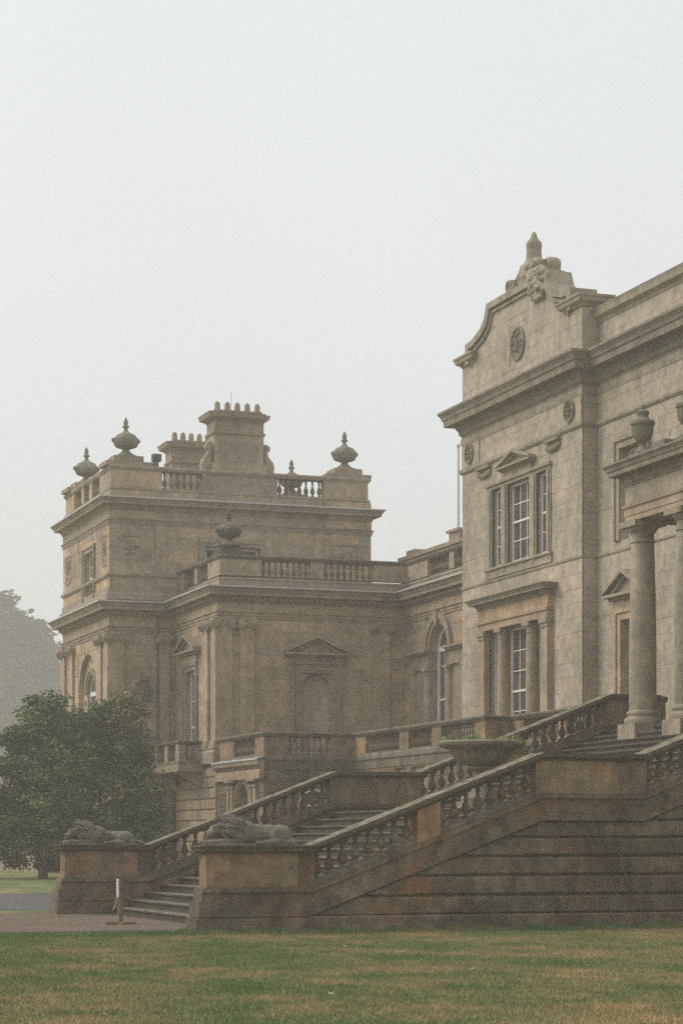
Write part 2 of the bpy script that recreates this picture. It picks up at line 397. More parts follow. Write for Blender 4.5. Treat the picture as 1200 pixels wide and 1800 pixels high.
def archring(F, c, z, r0, r1, o0, o1, parent, mat, name='archivolt', n=18, key=0, kp=.05):
    m = MB(); rm = r0 + (r1 - r0) * .45
    for (a0, a1, b) in ((r0, rm, .55), (rm, r1, 1.0)):
        for i in range(n):
            a, b2 = math.pi * i / n, math.pi * (i + 1) / n
            m.fprism(F, [(c + a1 * math.cos(a), z + a1 * math.sin(a)), (c + a1 * math.cos(b2), z + a1 * math.sin(b2)), (c + a0 * math.cos(b2), z + a0 * math.sin(b2)), (c + a0 * math.cos(a), z + a0 * math.sin(a))], o0, o0 + (o1 - o0) * b)
    o = m.obj(name, mat, parent)
    if key:
        k = MB(); k.fprism(F, [(c - key * .38, z + r0 - .03), (c + key * .38, z + r0 - .03), (c + key * .6, z + r1 + .06), (c - key * .6, z + r1 + .06)], -.03, o1 + kp); k.obj('keystone', mat, parent)
    return o

def spandrel(F, c, z, r, ztop, w, o0, o1, parent, mat, name='spandrel'):
    """fills the corners between an arch and its square opening"""
    m = MB(); N = 10
    for s in (-1, 1):
        pts = [(c + s * r * math.cos(math.pi / 2 * i / N), z + r * math.sin(math.pi / 2 * i / N)) for i in range(N + 1)]
        for i in range(N):
            m.fprism(F, [pts[i], pts[i + 1], (pts[i + 1][0], ztop), (pts[i][0], ztop)], o0, o1)
    return m.obj(name, mat, parent)

def pilaster(F, u0, u1, z0, z1, p, parent, mat, ionic=True):
    m = MB(); m.fbox(F, u0, u1, z0 + .3, z1 - .3, -.03, p); o = m.obj('pilaster', M['warm2'], parent)
    b = MB(); b.fbox(F, u0 - .09, u1 + .09, z0, z0 + .16, -.03, p + .09); b.fbox(F, u0 - .05, u1 + .05, z0 + .16, z0 + .3, -.03, p + .05); b.obj('pilaster_base', M['trim'], o)
    c = MB(); w = u1 - u0
    c.fbox(F, u0 - .06, u1 + .06, z1 - .08, z1, -.03, p + .08); c.fbox(F, u0 - .02, u1 + .02, z1 - .3, z1 - .2, -.03, p + .03)
    if ionic:
        c.fbox(F, u0, u1, z1 - .2, z1 - .08, -.03, p + .05)
        for u in (u0 + .01, u1 - .01):
            for rr, oo in ((.19, .12), (.12, .16), (.055, .2)):
                c.fprism(F, [(u + rr * math.cos(2 * math.pi * i / 10), z1 - .22 + rr * math.sin(2 * math.pi * i / 10)) for i in range(10)], -.02, p + oo)
    c.obj('capital', M['trim'], o); return o

def roundel(F, u, z, r, parent, mat, lumps=20, name='carved_roundel'):
    m = MB()
    ring = lambda a: (u + a[0] * math.cos(a[1]), z + a[0] * math.sin(a[1]))
    N = 20
    for i in range(N):
        a, b = 2 * math.pi * i / N, 2 * math.pi * (i + 1) / N
        m.fprism(F, [ring((r, a)), ring((r, b)), ring((r * .84, b)), ring((r * .84, a))], -.02, .07)
    m.fprism(F, [ring((r * .86, 2 * math.pi * i / N)) for i in range(N)], -.02, .02)
    for k in range(lumps):
        a = 2 * math.pi * k / lumps * 2.4; q = r * (.25 + .5 * ((k * 7) % lumps) / lumps)
        m.ell(F.pt(u + q * math.cos(a), z + q * math.sin(a), .03), (r * .13,) * 3, (0, 0, 0), 6)
    m.ell(F.pt(u, z, .03), (r * .2,) * 3, (0, 0, 0), 8)
    return m.obj(name, mat, parent)

def carving(F, u0, u1, z0, z1, n, parent, mat, name='carved_panel', fr=.06):
    m = MB(); m.fbox(F, u0, u1, z0, z0 + fr, -.02, .04); m.fbox(F, u0, u1, z1 - fr, z1, -.02, .04)
    m.fbox(F, u0, u0 + fr, z0 + fr, z1 - fr, -.02, .038); m.fbox(F, u1 - fr, u1, z0 + fr, z1 - fr, -.02, .038)
    r = random.Random(n)
    for k in range(n):
        a = r.uniform(0, 6.28); q = r.uniform(.1, .9); s = min(u1 - u0, z1 - z0)
        m.ell(F.pt((u0 + u1) / 2 + (u1 - u0 - s * .2) / 2 * q * math.cos(a) * .8, (z0 + z1) / 2 + (z1 - z0 - s * .2) / 2 * q * math.sin(a) * .8, .015),
              (s * .09 * r.uniform(.6, 1.3), s * .09 * r.uniform(.6, 1.3), s * .09 * r.uniform(.6, 1.3)), (0, 0, 0), 6)
    return m.obj(name, mat, parent)

# balusters -------------------------------------------------
def bal_prof(h, r):
    k = [(.62, 0), (.62, .05), (.5, .07), (.42, .11), (.55, .15), (.86, .22), (1.0, .3), (.96, .38), (.72, .48), (.44, .58), (.34, .66), (.36, .74), (.55, .77), (.56, .81), (.4, .84), (.5, .89), (.66, .93)]
    return [(r * a, h * b) for a, b in k]
def baluster_mesh(h, r, mat, seg=10):
    m = MB(); m.lathe([(a, b + h * .0) for a, b in bal_prof(h, r)], (0, 0, 0), seg)
    e = r * .92; m.box(-e, e, -e, e, -.05, h * .045); m.box(-e * .9, e * .9, -e * .9, e * .9, h * .92, h + .05)
    return m.mesh('baluster', mat, True)
BALM = {}
def balm(h, r, mat, seg=10):
    k = (round(h, 3), round(r, 3), mat.name)
    if k not in BALM: BALM[k] = baluster_mesh(h, r, mat, seg)
    return BALM[k]

def balustrade(A, B, z0, z1, lay, parent, mats, th=.3, step=.26, r=.085, zc=.16, zp=.2, blind=None):
    """straight parapet from plan point A to B. lay: list of (kind, length); 'd' solid die, 'b' baluster bay"""
    A, B = Vector(A), Vector(B); d = (B - A); L = d.length; d.normalize(); nn = Vector((-d.y, d.x))
    tot = sum(l for _, l in lay); f = L / tot; t = 0; dm, bmt = mats
    for kind, l in lay:
        l *= f; a, b = A + d * t, A + d * (t + l); t += l
        if kind == 'd':
            m = MB(); q = [a + nn * .02, b + nn * .02, b - nn * (th + .02), a - nn * (th + .02)]
            m.add([(p.x, p.y, z) for z in (z0 + zp - .01, z1 - zc + .01) for p in q], [(0, 3, 2, 1), (4, 5, 6, 7), (0, 1, 5, 4), (1, 2, 6, 5), (2, 3, 7, 6), (3, 0, 4, 7)])
            m.obj('die', dm, parent)
        else:
            n = max(1, round(l / step)); h = z1 - zc - z0 - zp
            for i in range(n):
                p = a + d * ((i + .5) * l / n) - nn * th / 2
                inst('baluster', balm(h, r, bmt, 8), (p.x, p.y, z0 + zp), parent, RN.uniform(-.06, .06), (RN.uniform(.93, 1.05), RN.uniform(.93, 1.05), 1))

def coping(path, z1, zc, th, parent, mat, p=.07):
    m = MB(); m.mould(path, [(-th - p * .6, z1 - zc), (p * .6, z1 - zc), (p * .7, z1 - zc * .7), (p, z1 - zc * .6), (p, z1 - .03), (p * .7, z1), (-th - p * .7, z1), (-th - p, z1 - .03), (-th - p, z1 - zc * .6)])
    return m.obj('coping', mat, parent)
def plinth(path, z0, zp, th, parent, mat, p=.05):
    m = MB(); m.mould(path, [(-th - p, z0), (p, z0), (p, z0 + zp * .6), (p * .3, z0 + zp * .75), (p * .3, z0 + zp), (-th - p * .3, z0 + zp), (-th - p * .3, z0 + zp * .75), (-th - p, z0 + zp * .6)])
    return m.obj('plinth_course', mat, parent)
# ---------------------------------------------------------------- ground
def gz(y): 
    t = min(1, max(0, (y - 14) / 26)); return .38 * t * t * (3 - 2 * t)
q = NT('dry_lawn')
def lawn_col(q, blades=False):
    n1 = q.noise(.36, 4, .6, (1, .8, 1)); n2 = q.noise(1.5, 5, .65, (1, .8, 1), (4, 4, 0)); n3 = q.noise(22, 4, .75, off=(1, 5, 0))
    c = q.ramp(q.math('ADD', q.math('MULTIPLY', n1, .55), q.math('MULTIPLY', n2, .45)), [(.39, (.09, .14, .046)), (.465, (.135, .162, .062)), (.525, (.21, .19, .09)), (.615, (.32, .225, .12))])
    sy = q.n('ShaderNodeSeparateXYZ'); q.l(q.P().outputs['Position'], sy.inputs[0])
    edge = q.ramp(q.math('ADD', q.math('MULTIPLY', sy.outputs['Y'], .25), q.math('MULTIPLY', n2, .5)), [(.02, 0), (.12, 1)])
    far = q.ramp(q.math('MULTIPLY', sy.outputs['Y'], .05), [(.45, 0), (.6, 1)])
    c = q.mix(q.math('MULTIPLY', edge, q.math('SUBTRACT', .75, q.math('MULTIPLY', far, .5))), c, (.06, .125, .034))
    return q.mix(1, c, q.ramp(n3, [(.25, .7 if not blades else .85), (.75, 1.3 if not blades else 1.15)]), 'MULTIPLY'), n3
c, h = lawn_col(q); q.bump(h, .6, .03); M['lawn'] = q.done(c, .9, .1)
q = NT('pink_gravel'); f = q.noise(15, 5, .9); g = q.noise(.8, 4)
c = q.mix(1, q.ramp(f, [(.40, (.04, .03, .021)), (.5, (.11, .077, .053)), (.59, (.28, .205, .15))]), q.ramp(g, [(.3, .8), (.7, 1.15)]), 'MULTIPLY'); q.bump(f, .8, .02); M['gravel'] = q.done(c, .85, .2)
q = NT('asphalt'); f = q.noise(45, 3, .8); g = q.noise(.6, 4)
c = q.mix(1, q.ramp(f, [(.3, (.05, .047, .046)), (.7, (.095, .088, .084))]), q.ramp(g, [(.3, .8), (.7, 1.2)]), 'MULTIPLY'); q.bump(f, .5, .01); M['road'] = q.done(c, .7, .3)

def sheet(name, pts, dz, mat):
    """flat polygon that follows the gentle rise of the ground; pts in plan, split into 1.5 m rows"""
    bm = bmesh.new(); bm.faces.new([bm.verts.new((x, y, 0)) for x, y in pts])
    y0, y1 = min(p[1] for p in pts), max(p[1] for p in pts)
    y = max(y0, 13.0)
    while y < min(y1, 41):
        bmesh.ops.bisect_plane(bm, geom=bm.verts[:] + bm.edges[:] + bm.faces[:], plane_co=(0, y, 0), plane_no=(0, 1, 0)); y += 1.5
    for v in bm.verts: v.co.z = gz(v.co.y) + dz
    me = bpy.data.meshes.new(name); bm.to_mesh(me); bm.free(); me.materials.append(mat)
    o = bpy.data.objects.new(name, me); link(o, None, (0, 0, 0)); o['kind'] = 'structure'; return o
def wob(pts, amp, step, seed):
    r = random.Random(seed); out = []
    for a, b in zip(pts, pts[1:]):
        a, b = Vector(a), Vector(b); n = max(1, int((b - a).length / step))
        for i in range(n): 
            p = a + (b - a) * i / n; out.append((p.x + r.uniform(-amp, amp), p.y + r.uniform(-amp, amp)))
    return out + [pts[-1]]
sheet('lawn', [(-440, -440), (440, -440), (440, 440), (-440, 440)], 0, M['lawn'])
sheet('gravel_forecourt', wob([(-70, 4.5), (-12, 2.6), (-3.3, 2.05), (-.7, 1.65), (-.25, .3)], .06, .35, 1) + [(3, .2), (3, 12.6), (14, 12.6), (14, 16.2), (.6, 15.2)] + wob([(.6, 15.2), (-.5, 13.4), (-12, 13.0), (-70, 15)], .07, .4, 2), .004, M['gravel'])
sheet('drive', wob([(-70, 18), (-12, 15.4), (-1, 15.9), (.6, 15.0)], .05, .5, 3) + [(14.5, 15.4), (11, 33), (5, 27)] + wob([(5, 27), (-2, 25), (-70, 24)], .08, .6, 4), .008, M['road'])

# ---------------------------------------------------------------- gabled pavilion
XP, YA, YB = 18.4, 22.45, 32.05
ZT = 4.55                                           # terrace and portico floor
T = thing('gabled_pavilion', (XP + 1, 27.25, 0), 'pale sandstone house front with curved gable and three-light windows', 'building')
F = Face('X', XP); G = Face('Y', YA)
h_up = [(25.0, 25.8, 10.85, 13.5), (26.3, 28.1, 10.85, 13.5), (28.6, 29.4, 10.85, 13.5)]
h_lo = [(25.05, 29.65, ZT, 8.78)]
holes = h_up + h_lo
w = slab(F, YA, YB, 0, 16.5, .5, holes, T, M['pav'])
ash = holes + [(24.68, 29.76, 10.5, 14.0), (24.45, 30.3, ZT, 9.6)]
ashlar(F, YA + .005, YB - .005, ZT, 10.40, .45, 1.15, ash, w, M['pav'])
ashlar(F, YA + .005, YB - .005, 10.52, 14.42, .43, 1.1, ash, w, M['pav'])
ashlar(F, YA + .005, YB - .005, 14.60, 15.66, .53, 1.5, [], w, M['pav'])
wy = slab(G, XP + .001, 21.5, 0, 16.5, .4, [], T, M['pav'], 'side_wall')
for za, zb in ((ZT, 10.40), (10.52, 14.42), (14.60, 15.66)):
    ashlar(G, XP + .03, 18.89, za, zb, .45, .9, [], wy, M['pav'])
m = MB(); m.box(XP + .5, 21.5, YB - .4, YB - .002, 0, 16.5); m.box(21.1, 21.5, YA + .4, YB - .4, 0, 16.5); m.obj('rear_wall', M['pav'], T)
PATH = [(21.5, YA), (XP, YA), (XP, YB), (21.5, YB)]
for zb, zt, p in ((10.40, 10.52, .05), (14.42, 14.60, .09)):
    m = MB(); m.mould(PATH, band(zb, zt, p)); m.obj('string_course', M['ptrim'], T)
m = MB(); m.mould(PATH, corn(15.66, .98, .68)); m.obj('cornice', M['corn'], T)
m = MB(); m.mould(PATH, [(-.05, 15.40), (.03, 15.40), (.05, 15.5), (.05, 15.655), (-.05, 15.655)]); m.obj('frieze_moulding', M['ptrim'], T)
m = MB(); m.box(XP + .1, 21.4, YA + .1, YB - .1, 16.4, 16.66); m.obj('roof_deck', M['roof'], T)
# raised corner panels in the frieze with roundels
for a, b in ((YA + .01, 24.1), (30.5, YB - .01)):
    m = MB(); m.fbox(F, a, b, 14.62, 15.38, 0, .05); m.obj('frieze_panel', M['pav'], T)
for u in (23.25, 31.3): roundel(Face('X', XP - .05), u, 15.05, .36, T, M['corn'])
# upper three-light window
for hq, gl in zip(h_up, ('glass', 'blind', 'glass')):
    window(F, hq[0] + .03, hq[1] - .03, hq[2] + .02, hq[3] - .02, -.17, 3 if hq[1] - hq[0] > 1 else 1, 2, T, M[gl], .08, .03, .52)
for a, b in ((24.68, 25.0), (25.8, 26.3), (28.1, 28.6), (29.4, 29.76)):
    m = MB(); m.fbox(F, a, b, 10.62, 13.5, -.05, .06); m.fbox(F, a + .08, b - .08, 10.66, 13.48, .05, .10); m.obj('window_pilaster', M['ptrim'], T)
m = MB(); m.fbox(F, 24.68, 29.76, 13.5, 13.62, -.05, .07); m.fbox(F, 24.62, 29.82, 13.62, 13.72, -.05, .13); m.fbox(F, 26.1, 28.3, 13.72, 13.96, -.05, .09); m.obj('window_lintel', M['ptrim'], T)
m = MB(); m.fbox(F, 24.6, 29.84, 10.53, 10.80, -.3, .08); m.fbox(F, 24.55, 29.9, 10.80, 10.87, -.3, .15); m.obj('window_sill', M['ptrim'], T)
pediment(F, 25.85, 28.6, 14.06, .36, .3, T, M['ptrim'], .14)
for a, b in ((24.0, 24.95), (29.5, 30.5)):
    m = MB(); m.fbox(F, a - .05, b + .05, 14.3, 14.41, -.02, .16)
    for k in range(9): m.ell(F.pt(a + (b - a) * (k + .5) / 9, 14.17 - .09 * math.sin(math.pi * (k + .5) / 9), .05), (.09, .09, .11), (0, 0, 0), 7)
    m.obj('carved_swag', M['corn'], T)
# lower window: pilasters, columns and entablature
for a, b in ((24.57, 25.05), (29.65, 30.13)):
    m = MB(); m.fbox(F, a, b, ZT, 8.55, -.05, .22); m.obj('pilaster', M['warm2'], T)
    m = MB(); m.fbox(F, a - .05, b + .05, 8.62, 8.775, -.05, .29); m.fbox(F, a - .02, b + .02, 8.5, 8.62, -.05, .25); m.obj('pilaster_capital', M['ptrim'], T)
for u in (26.2, 28.5):
    m = MB(); m.fbox(F, u - .22, u + .22, ZT, 8.78, -.5, -.13); m.obj('mullion', M['warm'], T)
    m = MB(); m.lathe([(.27, ZT), (.27, ZT + .12), (.235, ZT + .16), (.215, ZT + .3), (.212, 6.4), (.185, 8.42), (.21, 8.44), (.21, 8.48), (.185, 8.5), (.19, 8.58), (.25, 8.66)], (XP - .0, u, 0), 18)
    m.box(XP - .26, XP + .26, u - .26, u + .26, 8.66, 8.775); m.obj('column', M['warm2'], T, True)
for a, b, gl in ((25.07, 25.97, 'blind'), (26.43, 28.27, 'blind'), (28.73, 29.63, 'glass')):
    window(F, a, b, ZT + .02, 8.76, -.22, 3 if b - a > 1.2 else 1, 3, T, M[gl], .09, .03, .5)
m = MB(); m.fbox(F, 24.55, 30.15, 8.785, 9.02, -.45, .24); m.fbox(F, 24.52, 30.18, 9.02, 9.10, -.1, .29); m.obj('window_architrave', M['warm'], T)
m = MB(); m.fbox(F, 24.55, 30.15, 9.105, 9.50, -.1, .22); m.obj('window_frieze', M['warm'], T)
PW = [(XP + .01, 24.55), (XP - .22, 24.55), (XP - .22, 30.15), (XP + .01, 30.15)]
m = MB(); m.mould(PW, corn(9.5, .36, .36)); m.obj('window_cornice', M['corn'], T)
# gable
gl = [(YB, 16.64), (YB, 18.1), (31.2, 18.1), (31.2, 18.62), (30.9, 18.62), (30.16, 18.85), (29.72, 19.12), (29.43, 19.57)]
mid = 27.25; mir = lambda P: [(2 * mid - a, b) for a, b in reversed(P)]
gw = MB(); gw.fprism(F, gl + mir(gl), 0, -.7); gw = gw.obj('gable_wall', M['pav'], T)
for k, (z0, z1, a, b) in enumerate(((16.75, 17.2, YA, YB), (17.2, 17.65, YA, YB), (17.65, 18.09, YA, YB), (18.09, 18.5, 23.3, 31.2), (18.5, 18.92, 24.5, 30.0), (18.92, 19.32, 24.95, 29.55))):
    ashlar(F, a + .01, b - .01, z0, z1, .45, 1.1, [(26.6, 27.95, 17.3, 18.65)], gw, M['pav'])
cap_o = [(31.45, 18.12), (31.45, 18.82), (30.91, 18.85), (30.16, 19.08), (29.8, 19.35), (29.6, 19.8)]
cap_i = [(31.2, 18.12), (31.2, 18.62), (30.86, 18.64), (30.1, 18.85), (29.66, 19.1), (29.38, 19.58)]
m = MB(); fn = lambda a, b, o: F.pt(a, b, o)
o_all, i_all = cap_o + mir(cap_o), cap_i + mir(cap_i)
m.strip(o_all, i_all, fn, -.78, .16)
m.strip([(a, b - .05) for a, b in i_all], [(a + (.08 if a < mid else -.08), b - .14) for a, b in i_all], fn, -.01, .08); m.obj('gable_coping', M['ptrim'], T)
for a, b in ((YA, 23.3), (31.2, YB)):
    m = MB(); a2, b2 = (a, b + .35) if a == YA else (a - .25, b)
    pp = [(XP + 1.0, a2), (XP, a2), (XP, b2), (XP + 1.0, b2)]
    m.mould(pp, [(-.3, 18.12), (.03, 18.12), (.08, 18.2), (.2, 18.26), (.22, 18.36), (.26, 18.4), (.26, 18.47), (-.3, 18.52)])
    m.box(XP + .05, XP + .95, a2 + .05, b2 - .05, 18.1, 18.5); m.obj('shoulder_cap', M['ptrim'], T)
m = MB(); m.box(XP + .9, 20.6, YA + .02, YA + .5, 16.6, 18.2); m.box(XP + .95, 20.6, YB - .5, YB - .02, 16.6, 18.2); m.obj('parapet_return', M['pav'], T)
roundel(F, 27.3, 18.0, .56, T, M['corn'], 26)
CREST = T
# ---------------------------------------------------------------- main block behind the portico
XW = 18.9
T = thing('main_block', (XW + 1, 8, 0), 'pale sandstone main house wall with attic parapet behind the portico', 'building')
F = Face('X', XW)
dy = 20.15
holes = [(19.2, 20.85, 10.75, 13.5), (dy - .62, dy + .62, ZT, 8.35), (5.2, 7.0, ZT, 8.35), (5.2, 7.0, 10.75, 13.5), (12.7, 14.3, ZT, 8.35), (12.4, 14.05, 10.75, 13.5)]
w = slab(F, -12, YA - .002, 0, 16.5, .5, holes, T, M['pav'])
ash = holes + [(18.85, 21.2, 10.5, 13.85), (dy - 1.0, dy + 1.0, ZT, 9.0), (12.05, 14.4, 10.5, 13.85), (12.4, 14.6, ZT, 8.7)]
ashlar(F, 11.6, YA - .02, ZT, 10.40, .45, 1.25, ash, w, M['pav'])
ashlar(F, 11.6, YA - .02, 10.52, 14.42, .43, 1.25, ash, w, M['pav'])
ashlar(F, 11.6, YA - .02, 14.60, 15.66, .53, 1.6, [], w, M['pav'])
PATH = [(XW, -12), (XW, YA - .06)]
for zb, zt, p in ((10.403, 10.517, .048), (14.423, 14.597, .088)):
    m = MB(); m.mould(PATH, band(zb, zt, p)); m.obj('string_course', M['ptrim'], T)
m = MB(); m.mould(PATH, corn(15.664, .972, .675)); m.obj('cornice', M['corn'], T)
m = MB(); m.mould(PATH, [(-.05, 15.40), (.028, 15.40), (.048, 15.5), (.048, 15.655), (-.05, 15.655)]); m.obj('frieze_moulding', M['ptrim'], T)
at = MB(); at.fbox(F, -12, YA - .01, 16.6, 17.62, -.06, -.7); at = at.obj('attic_parapet', M['pav'], T)
ashlar(Face('X', XW + .06), 13, YA - .3, 16.72, 17.6, .44, 1.5, [], at, M['pav'])
m = MB(); m.mould([(XW + .06, -12), (XW + .06, YA - .02)], [(-.7, 17.6), (.03, 17.6), (.06, 17.7), (.2, 17.78), (.22, 17.92), (.26, 18.03), (-.75, 18.07)]); m.obj('attic_coping', M['ptrim'], T)
m = MB(); m.box(XW + .5, XW + 1.5, -12, 20.0, 17.9, 18.35); m.obj('attic_step', M['ptrim'], T)
m = MB(); m.box(XW + .5, 26, -12, YA, 16.4, 16.62); m.box(25.6, 26, -12, YA, 0, 16.4); m.obj('roof_deck', M['roof'], T)
for hq in holes:
    if hq[2] > 9:
        window(F, hq[0] + .03, hq[1] - .03, hq[2] + .02, hq[3] - .02, -.3, 3, 2, T, M['glass'], .08, .03)
        surround(F, hq[0], hq[1], hq[2], hq[3], .34, .13, T, M['ptrim'])
    else:
        window(F, hq[0] + .03, hq[1] - .03, hq[2] + .02, hq[3] - .02, -.3, 2, 3, T, M['glass'], .09, .03)
        surround(F, hq[0], hq[1], hq[2], hq[3], .34, .12, T, M['warm'])
        c = (hq[0] + hq[1]) / 2; m = MB(); m.fbox(F, c - 1.0, c + 1.0, 8.70, 8.98, -.02, .1); m.obj('door_frieze', M['warm'], T)
        pediment(F, c - 1.3, c + 1.3, 9.12, .58, .36, T, M['ptrim'], .2)
# ---------------------------------------------------------------- portico
XC = 14.05; CY = (9.9, 7.55, 4.65, 2.3)
T = thing('portico', (XC + 2, 6.1, ZT), 'stone entrance portico with round columns at the stair head', 'portico')
for y in CY:
    m = MB(); m.lathe([(.335, 4.93), (.335, 5.0), (.334, 6.4), (.318, 7.6), (.282, 9.05), (.278, 9.06)], (XC, y, 0), 28); c = m.obj('column', M['ptrim'], T, True)
    m = MB(); m.box(XC - .46, XC + .46, y - .46, y + .46, 4.2, 4.6); m.obj('plinth', M['ptrim'], c)
    m = MB(); m.lathe([(.44, 4.6), (.455, 4.64), (.455, 4.70), (.44, 4.74), (.39, 4.755), (.37, 4.79), (.385, 4.82), (.40, 4.84), (.40, 4.88), (.385, 4.91), (.35, 4.925), (.337, 4.94)], (XC, y, 0), 28); m.obj('column_base', M['ptrim'], c, True)
    m = MB(); m.lathe([(.28, 9.05), (.31, 9.06), (.31, 9.11), (.28, 9.13), (.28, 9.28), (.30, 9.29), (.34, 9.36), (.40, 9.42), (.41, 9.44)], (XC, y, 0), 28); m.box(XC - .43, XC + .43, y - .43, y + .43, 9.44, 9.585); m.obj('capital', M['ptrim'], c, True)
for y in (9.9, 2.3):
    m = MB(); m.box(18.55, XW - .001, y - .32, y + .32, ZT, 9.585); m.obj('wall_pier', M['pav'], T)
PP = [(XW - .005, 1.98), (13.73, 1.98), (13.73, 10.22), (XW - .005, 10.22)]
m = MB(); m.mould(PP, [(-.62, 9.59), (0, 9.59), (0, 9.72), (.02, 9.73), (.02, 9.9), (.06, 9.93), (.07, 9.99), (-.62, 9.99)]); m.obj('architrave', M['warm'], T)
m = MB(); m.mould(PP, [(-.62, 9.99), (0, 9.99), (0, 10.46), (-.62, 10.46)]); m.obj('frieze', M['ptrim'], T)
m = MB(); m.mould(PP, corn(10.46, .56, .44)); m.obj('cornice', M['corn'], T)
m = MB(); m.box(14.3, XW - .01, 2.5, 9.7, 9.95, 10.4); m.obj('ceiling', M['ptrim'], T)
m = MB(); m.box(13.8, XW - .01, 2.1, 10.1, 10.9, 11.06); m.obj('roof_deck', M['roof'], T)
r = random.Random(3)
for y0, y1 in ((2.6, 3.9), (4.0, 4.5), (5.2, 6.0), (6.1, 6.9), (7.95, 8.5), (8.6, 9.45)):
    m = MB(); h = r.uniform(.12, .3); m.box(13.62, 14.0, y0, y1, 11.02, 11.05 + h); m.obj('blocking_course', M['urn'], T)

# ---------------------------------------------------------------- side wing: recessed link and projecting block
XA, YM, XM, YT, XT = 19.15, 39.65, 11.78, 45.7, 9.13
T = thing('side_wing', (15.5, 41, 0), 'lower warm sandstone wing with pilasters, roof balustrade and pedimented niche', 'building')
FA, FM, FL = Face('X', XA), Face('Y', YM), Face('X', XM)
# link wall with the arched three-light window
ca, zs = 36.1, 8.79
hA = [(ca - .9, ca + .9, ZT, 9.75)]
w = slab(FA, YB - 1, YM + .4, 0, 11.0, .5, hA, T, M['warm'])
ashlar(FA, YB - .02, YM - .02, ZT, 9.98, .43, 1.0, hA + [(33.3, 38.95, ZT, 8.8), (ca - 1.35, ca + 1.35, 8.79, 10.2)], w, M['warm'])
spandrel(FA, ca, zs, .9, 9.76, 0, 0, -.5, T, M['warm'])
archring(FA, ca, zs, .9, 1.3, -.02, .13, T, M['trim'], key=.3)
window(FA, ca - .88, ca + .88, ZT + .02, zs, -.33, 3, 1, T, M['glass'], .17, .035, .56, arch=True)
for a, b, cu in ((ca + .92, 38.85, ca + 1.06), (33.35, ca - .92, ca - 1.06)):
    m = MB(); m.fbox(FA, a, b, 8.10, 8.27, -.3, .1); m.fbox(FA, a, b, 8.27, 8.62, -.3, .07); m.fbox(FA, a - .04, b + .04, 8.62, 8.70, -.3, .16); m.fbox(FA, a - .08, b + .08, 8.70, 8.79, -.3, .26); m.obj('window_entablature', M['trim'], T)
    m = MB(); m.lathe([(.2, ZT), (.2, ZT + .15), (.165, ZT + .2), (.16, ZT + .4), (.145, 7.85), (.17, 7.87), (.17, 7.92), (.15, 7.94), (.2, 8.0)], (XA - .02, cu + (.02 if cu > ca else -.02), 0), 16); m.box(XA - .23, XA + .19, cu - .2, cu + .2, 8.0, 8.095); m.obj('column', M['warm2'], T, True)
    e = b - .42 if cu > ca else a; m = MB(); m.fbox(FA, e, e + .42, ZT, 8.0, -.02, .1); m.fbox(FA, e - .04, e + .46, 8.0, 8.09, -.02, .14); m.obj('window_pilaster', M['warm'], T)
# projecting block
hM = [(15.0, 16.12, ZT, 8.02)]
w = slab(FM, XM + .001, XA - .003, 0, 11.0, .5, hM, T, M['warm'])
blk = [(15.0 - .5, 16.12 + .5, ZT, 8.6)]
ashlar(FM, XM + .02, XA - .02, ZT + .1, 9.98, .435, 1.05, blk, w, M['warm'])
spandrel(FM, 15.56, 7.46, .56, 8.03, 0, 0, -.45, T, M['warm'])
m = MB(); N = 12
for i in range(N):
    a, b = math.pi * i / N, math.pi * (i + 1) / N; c0, c1 = 15.56 - .56 * math.cos(a), 15.56 - .56 * math.cos(b); d0, d1 = .34 * math.sin(a), .34 * math.sin(b)
    m.add([FM.pt(c0, ZT, -d0 - .05), FM.pt(c1, ZT, -d1 - .05), FM.pt(c1, 8.03, -d1 - .05), FM.pt(c0, 8.03, -d0 - .05)], [(0, 1, 2, 3)])
m.obj('niche_back', M['pav'], T)
surround(FM, 14.98, 16.14, ZT + .1, 8.04, .2, .12, T, M['trim']); surround(FM, 14.76, 16.36, ZT + .1, 8.26, .17, .17, T, M['trim'], 'outer_architrave')
m = MB(); m.fbox(FM, 14.62, 16.5, 8.44, 8.62, -.02, .1); m.obj('niche_frieze', M['trim'], T)
pediment(FM, 14.32, 16.8, 8.78, .55, .34, T, M['trim'], .18)
hL = [(42.6, 44.0, ZT, 8.28)]
w = slab(FL, YM + .002, YT + .3, 0, 11.0, .5, hL, T, M['warm'])
ashlar(FL, YM + .02, YT - .02, ZT + .1, 9.98, .435, .95, hL + [(42.2, 44.4, ZT, 8.6)], w, M['warm'])
window(FL, 42.63, 43.97, ZT + .02, 8.26, -.2, 2, 2, T, M['glass'], .1, .035, .42)
surround(FL, 42.6, 44.0, ZT + .1, 8.28, .28, .12, T, M['warm'])
m = MB(); m.fbox(FL, 42.3, 44.3, 8.58, 8.86, -.02, .1); m.obj('window_frieze', M['warm'], T)
pediment(FL, 41.95, 44.75, 9.04, .55, .34, T, M['trim'], .18)
for F_, a, b in ((FL, 39.53, 40.15), (FL, 40.6, 41.25), (FM, XM - .14, 12.3), (FM, 12.6, 13.15), (FM, 17.84, 18.5)):
    pilaster(F_, a, b, 5.15, 9.99, .138 if F_ is FL else .14, T, M['warm'])
m = MB(); m.mould([(XA - .01, YM), (XM, YM), (XM, YT - .01)], [(-.02, 4.6), (.26, 4.6), (.26, 5.02), (.2, 5.08), (.2, 5.15), (-.02, 5.15)]); m.obj('pilaster_plinth', M['trim'], T)
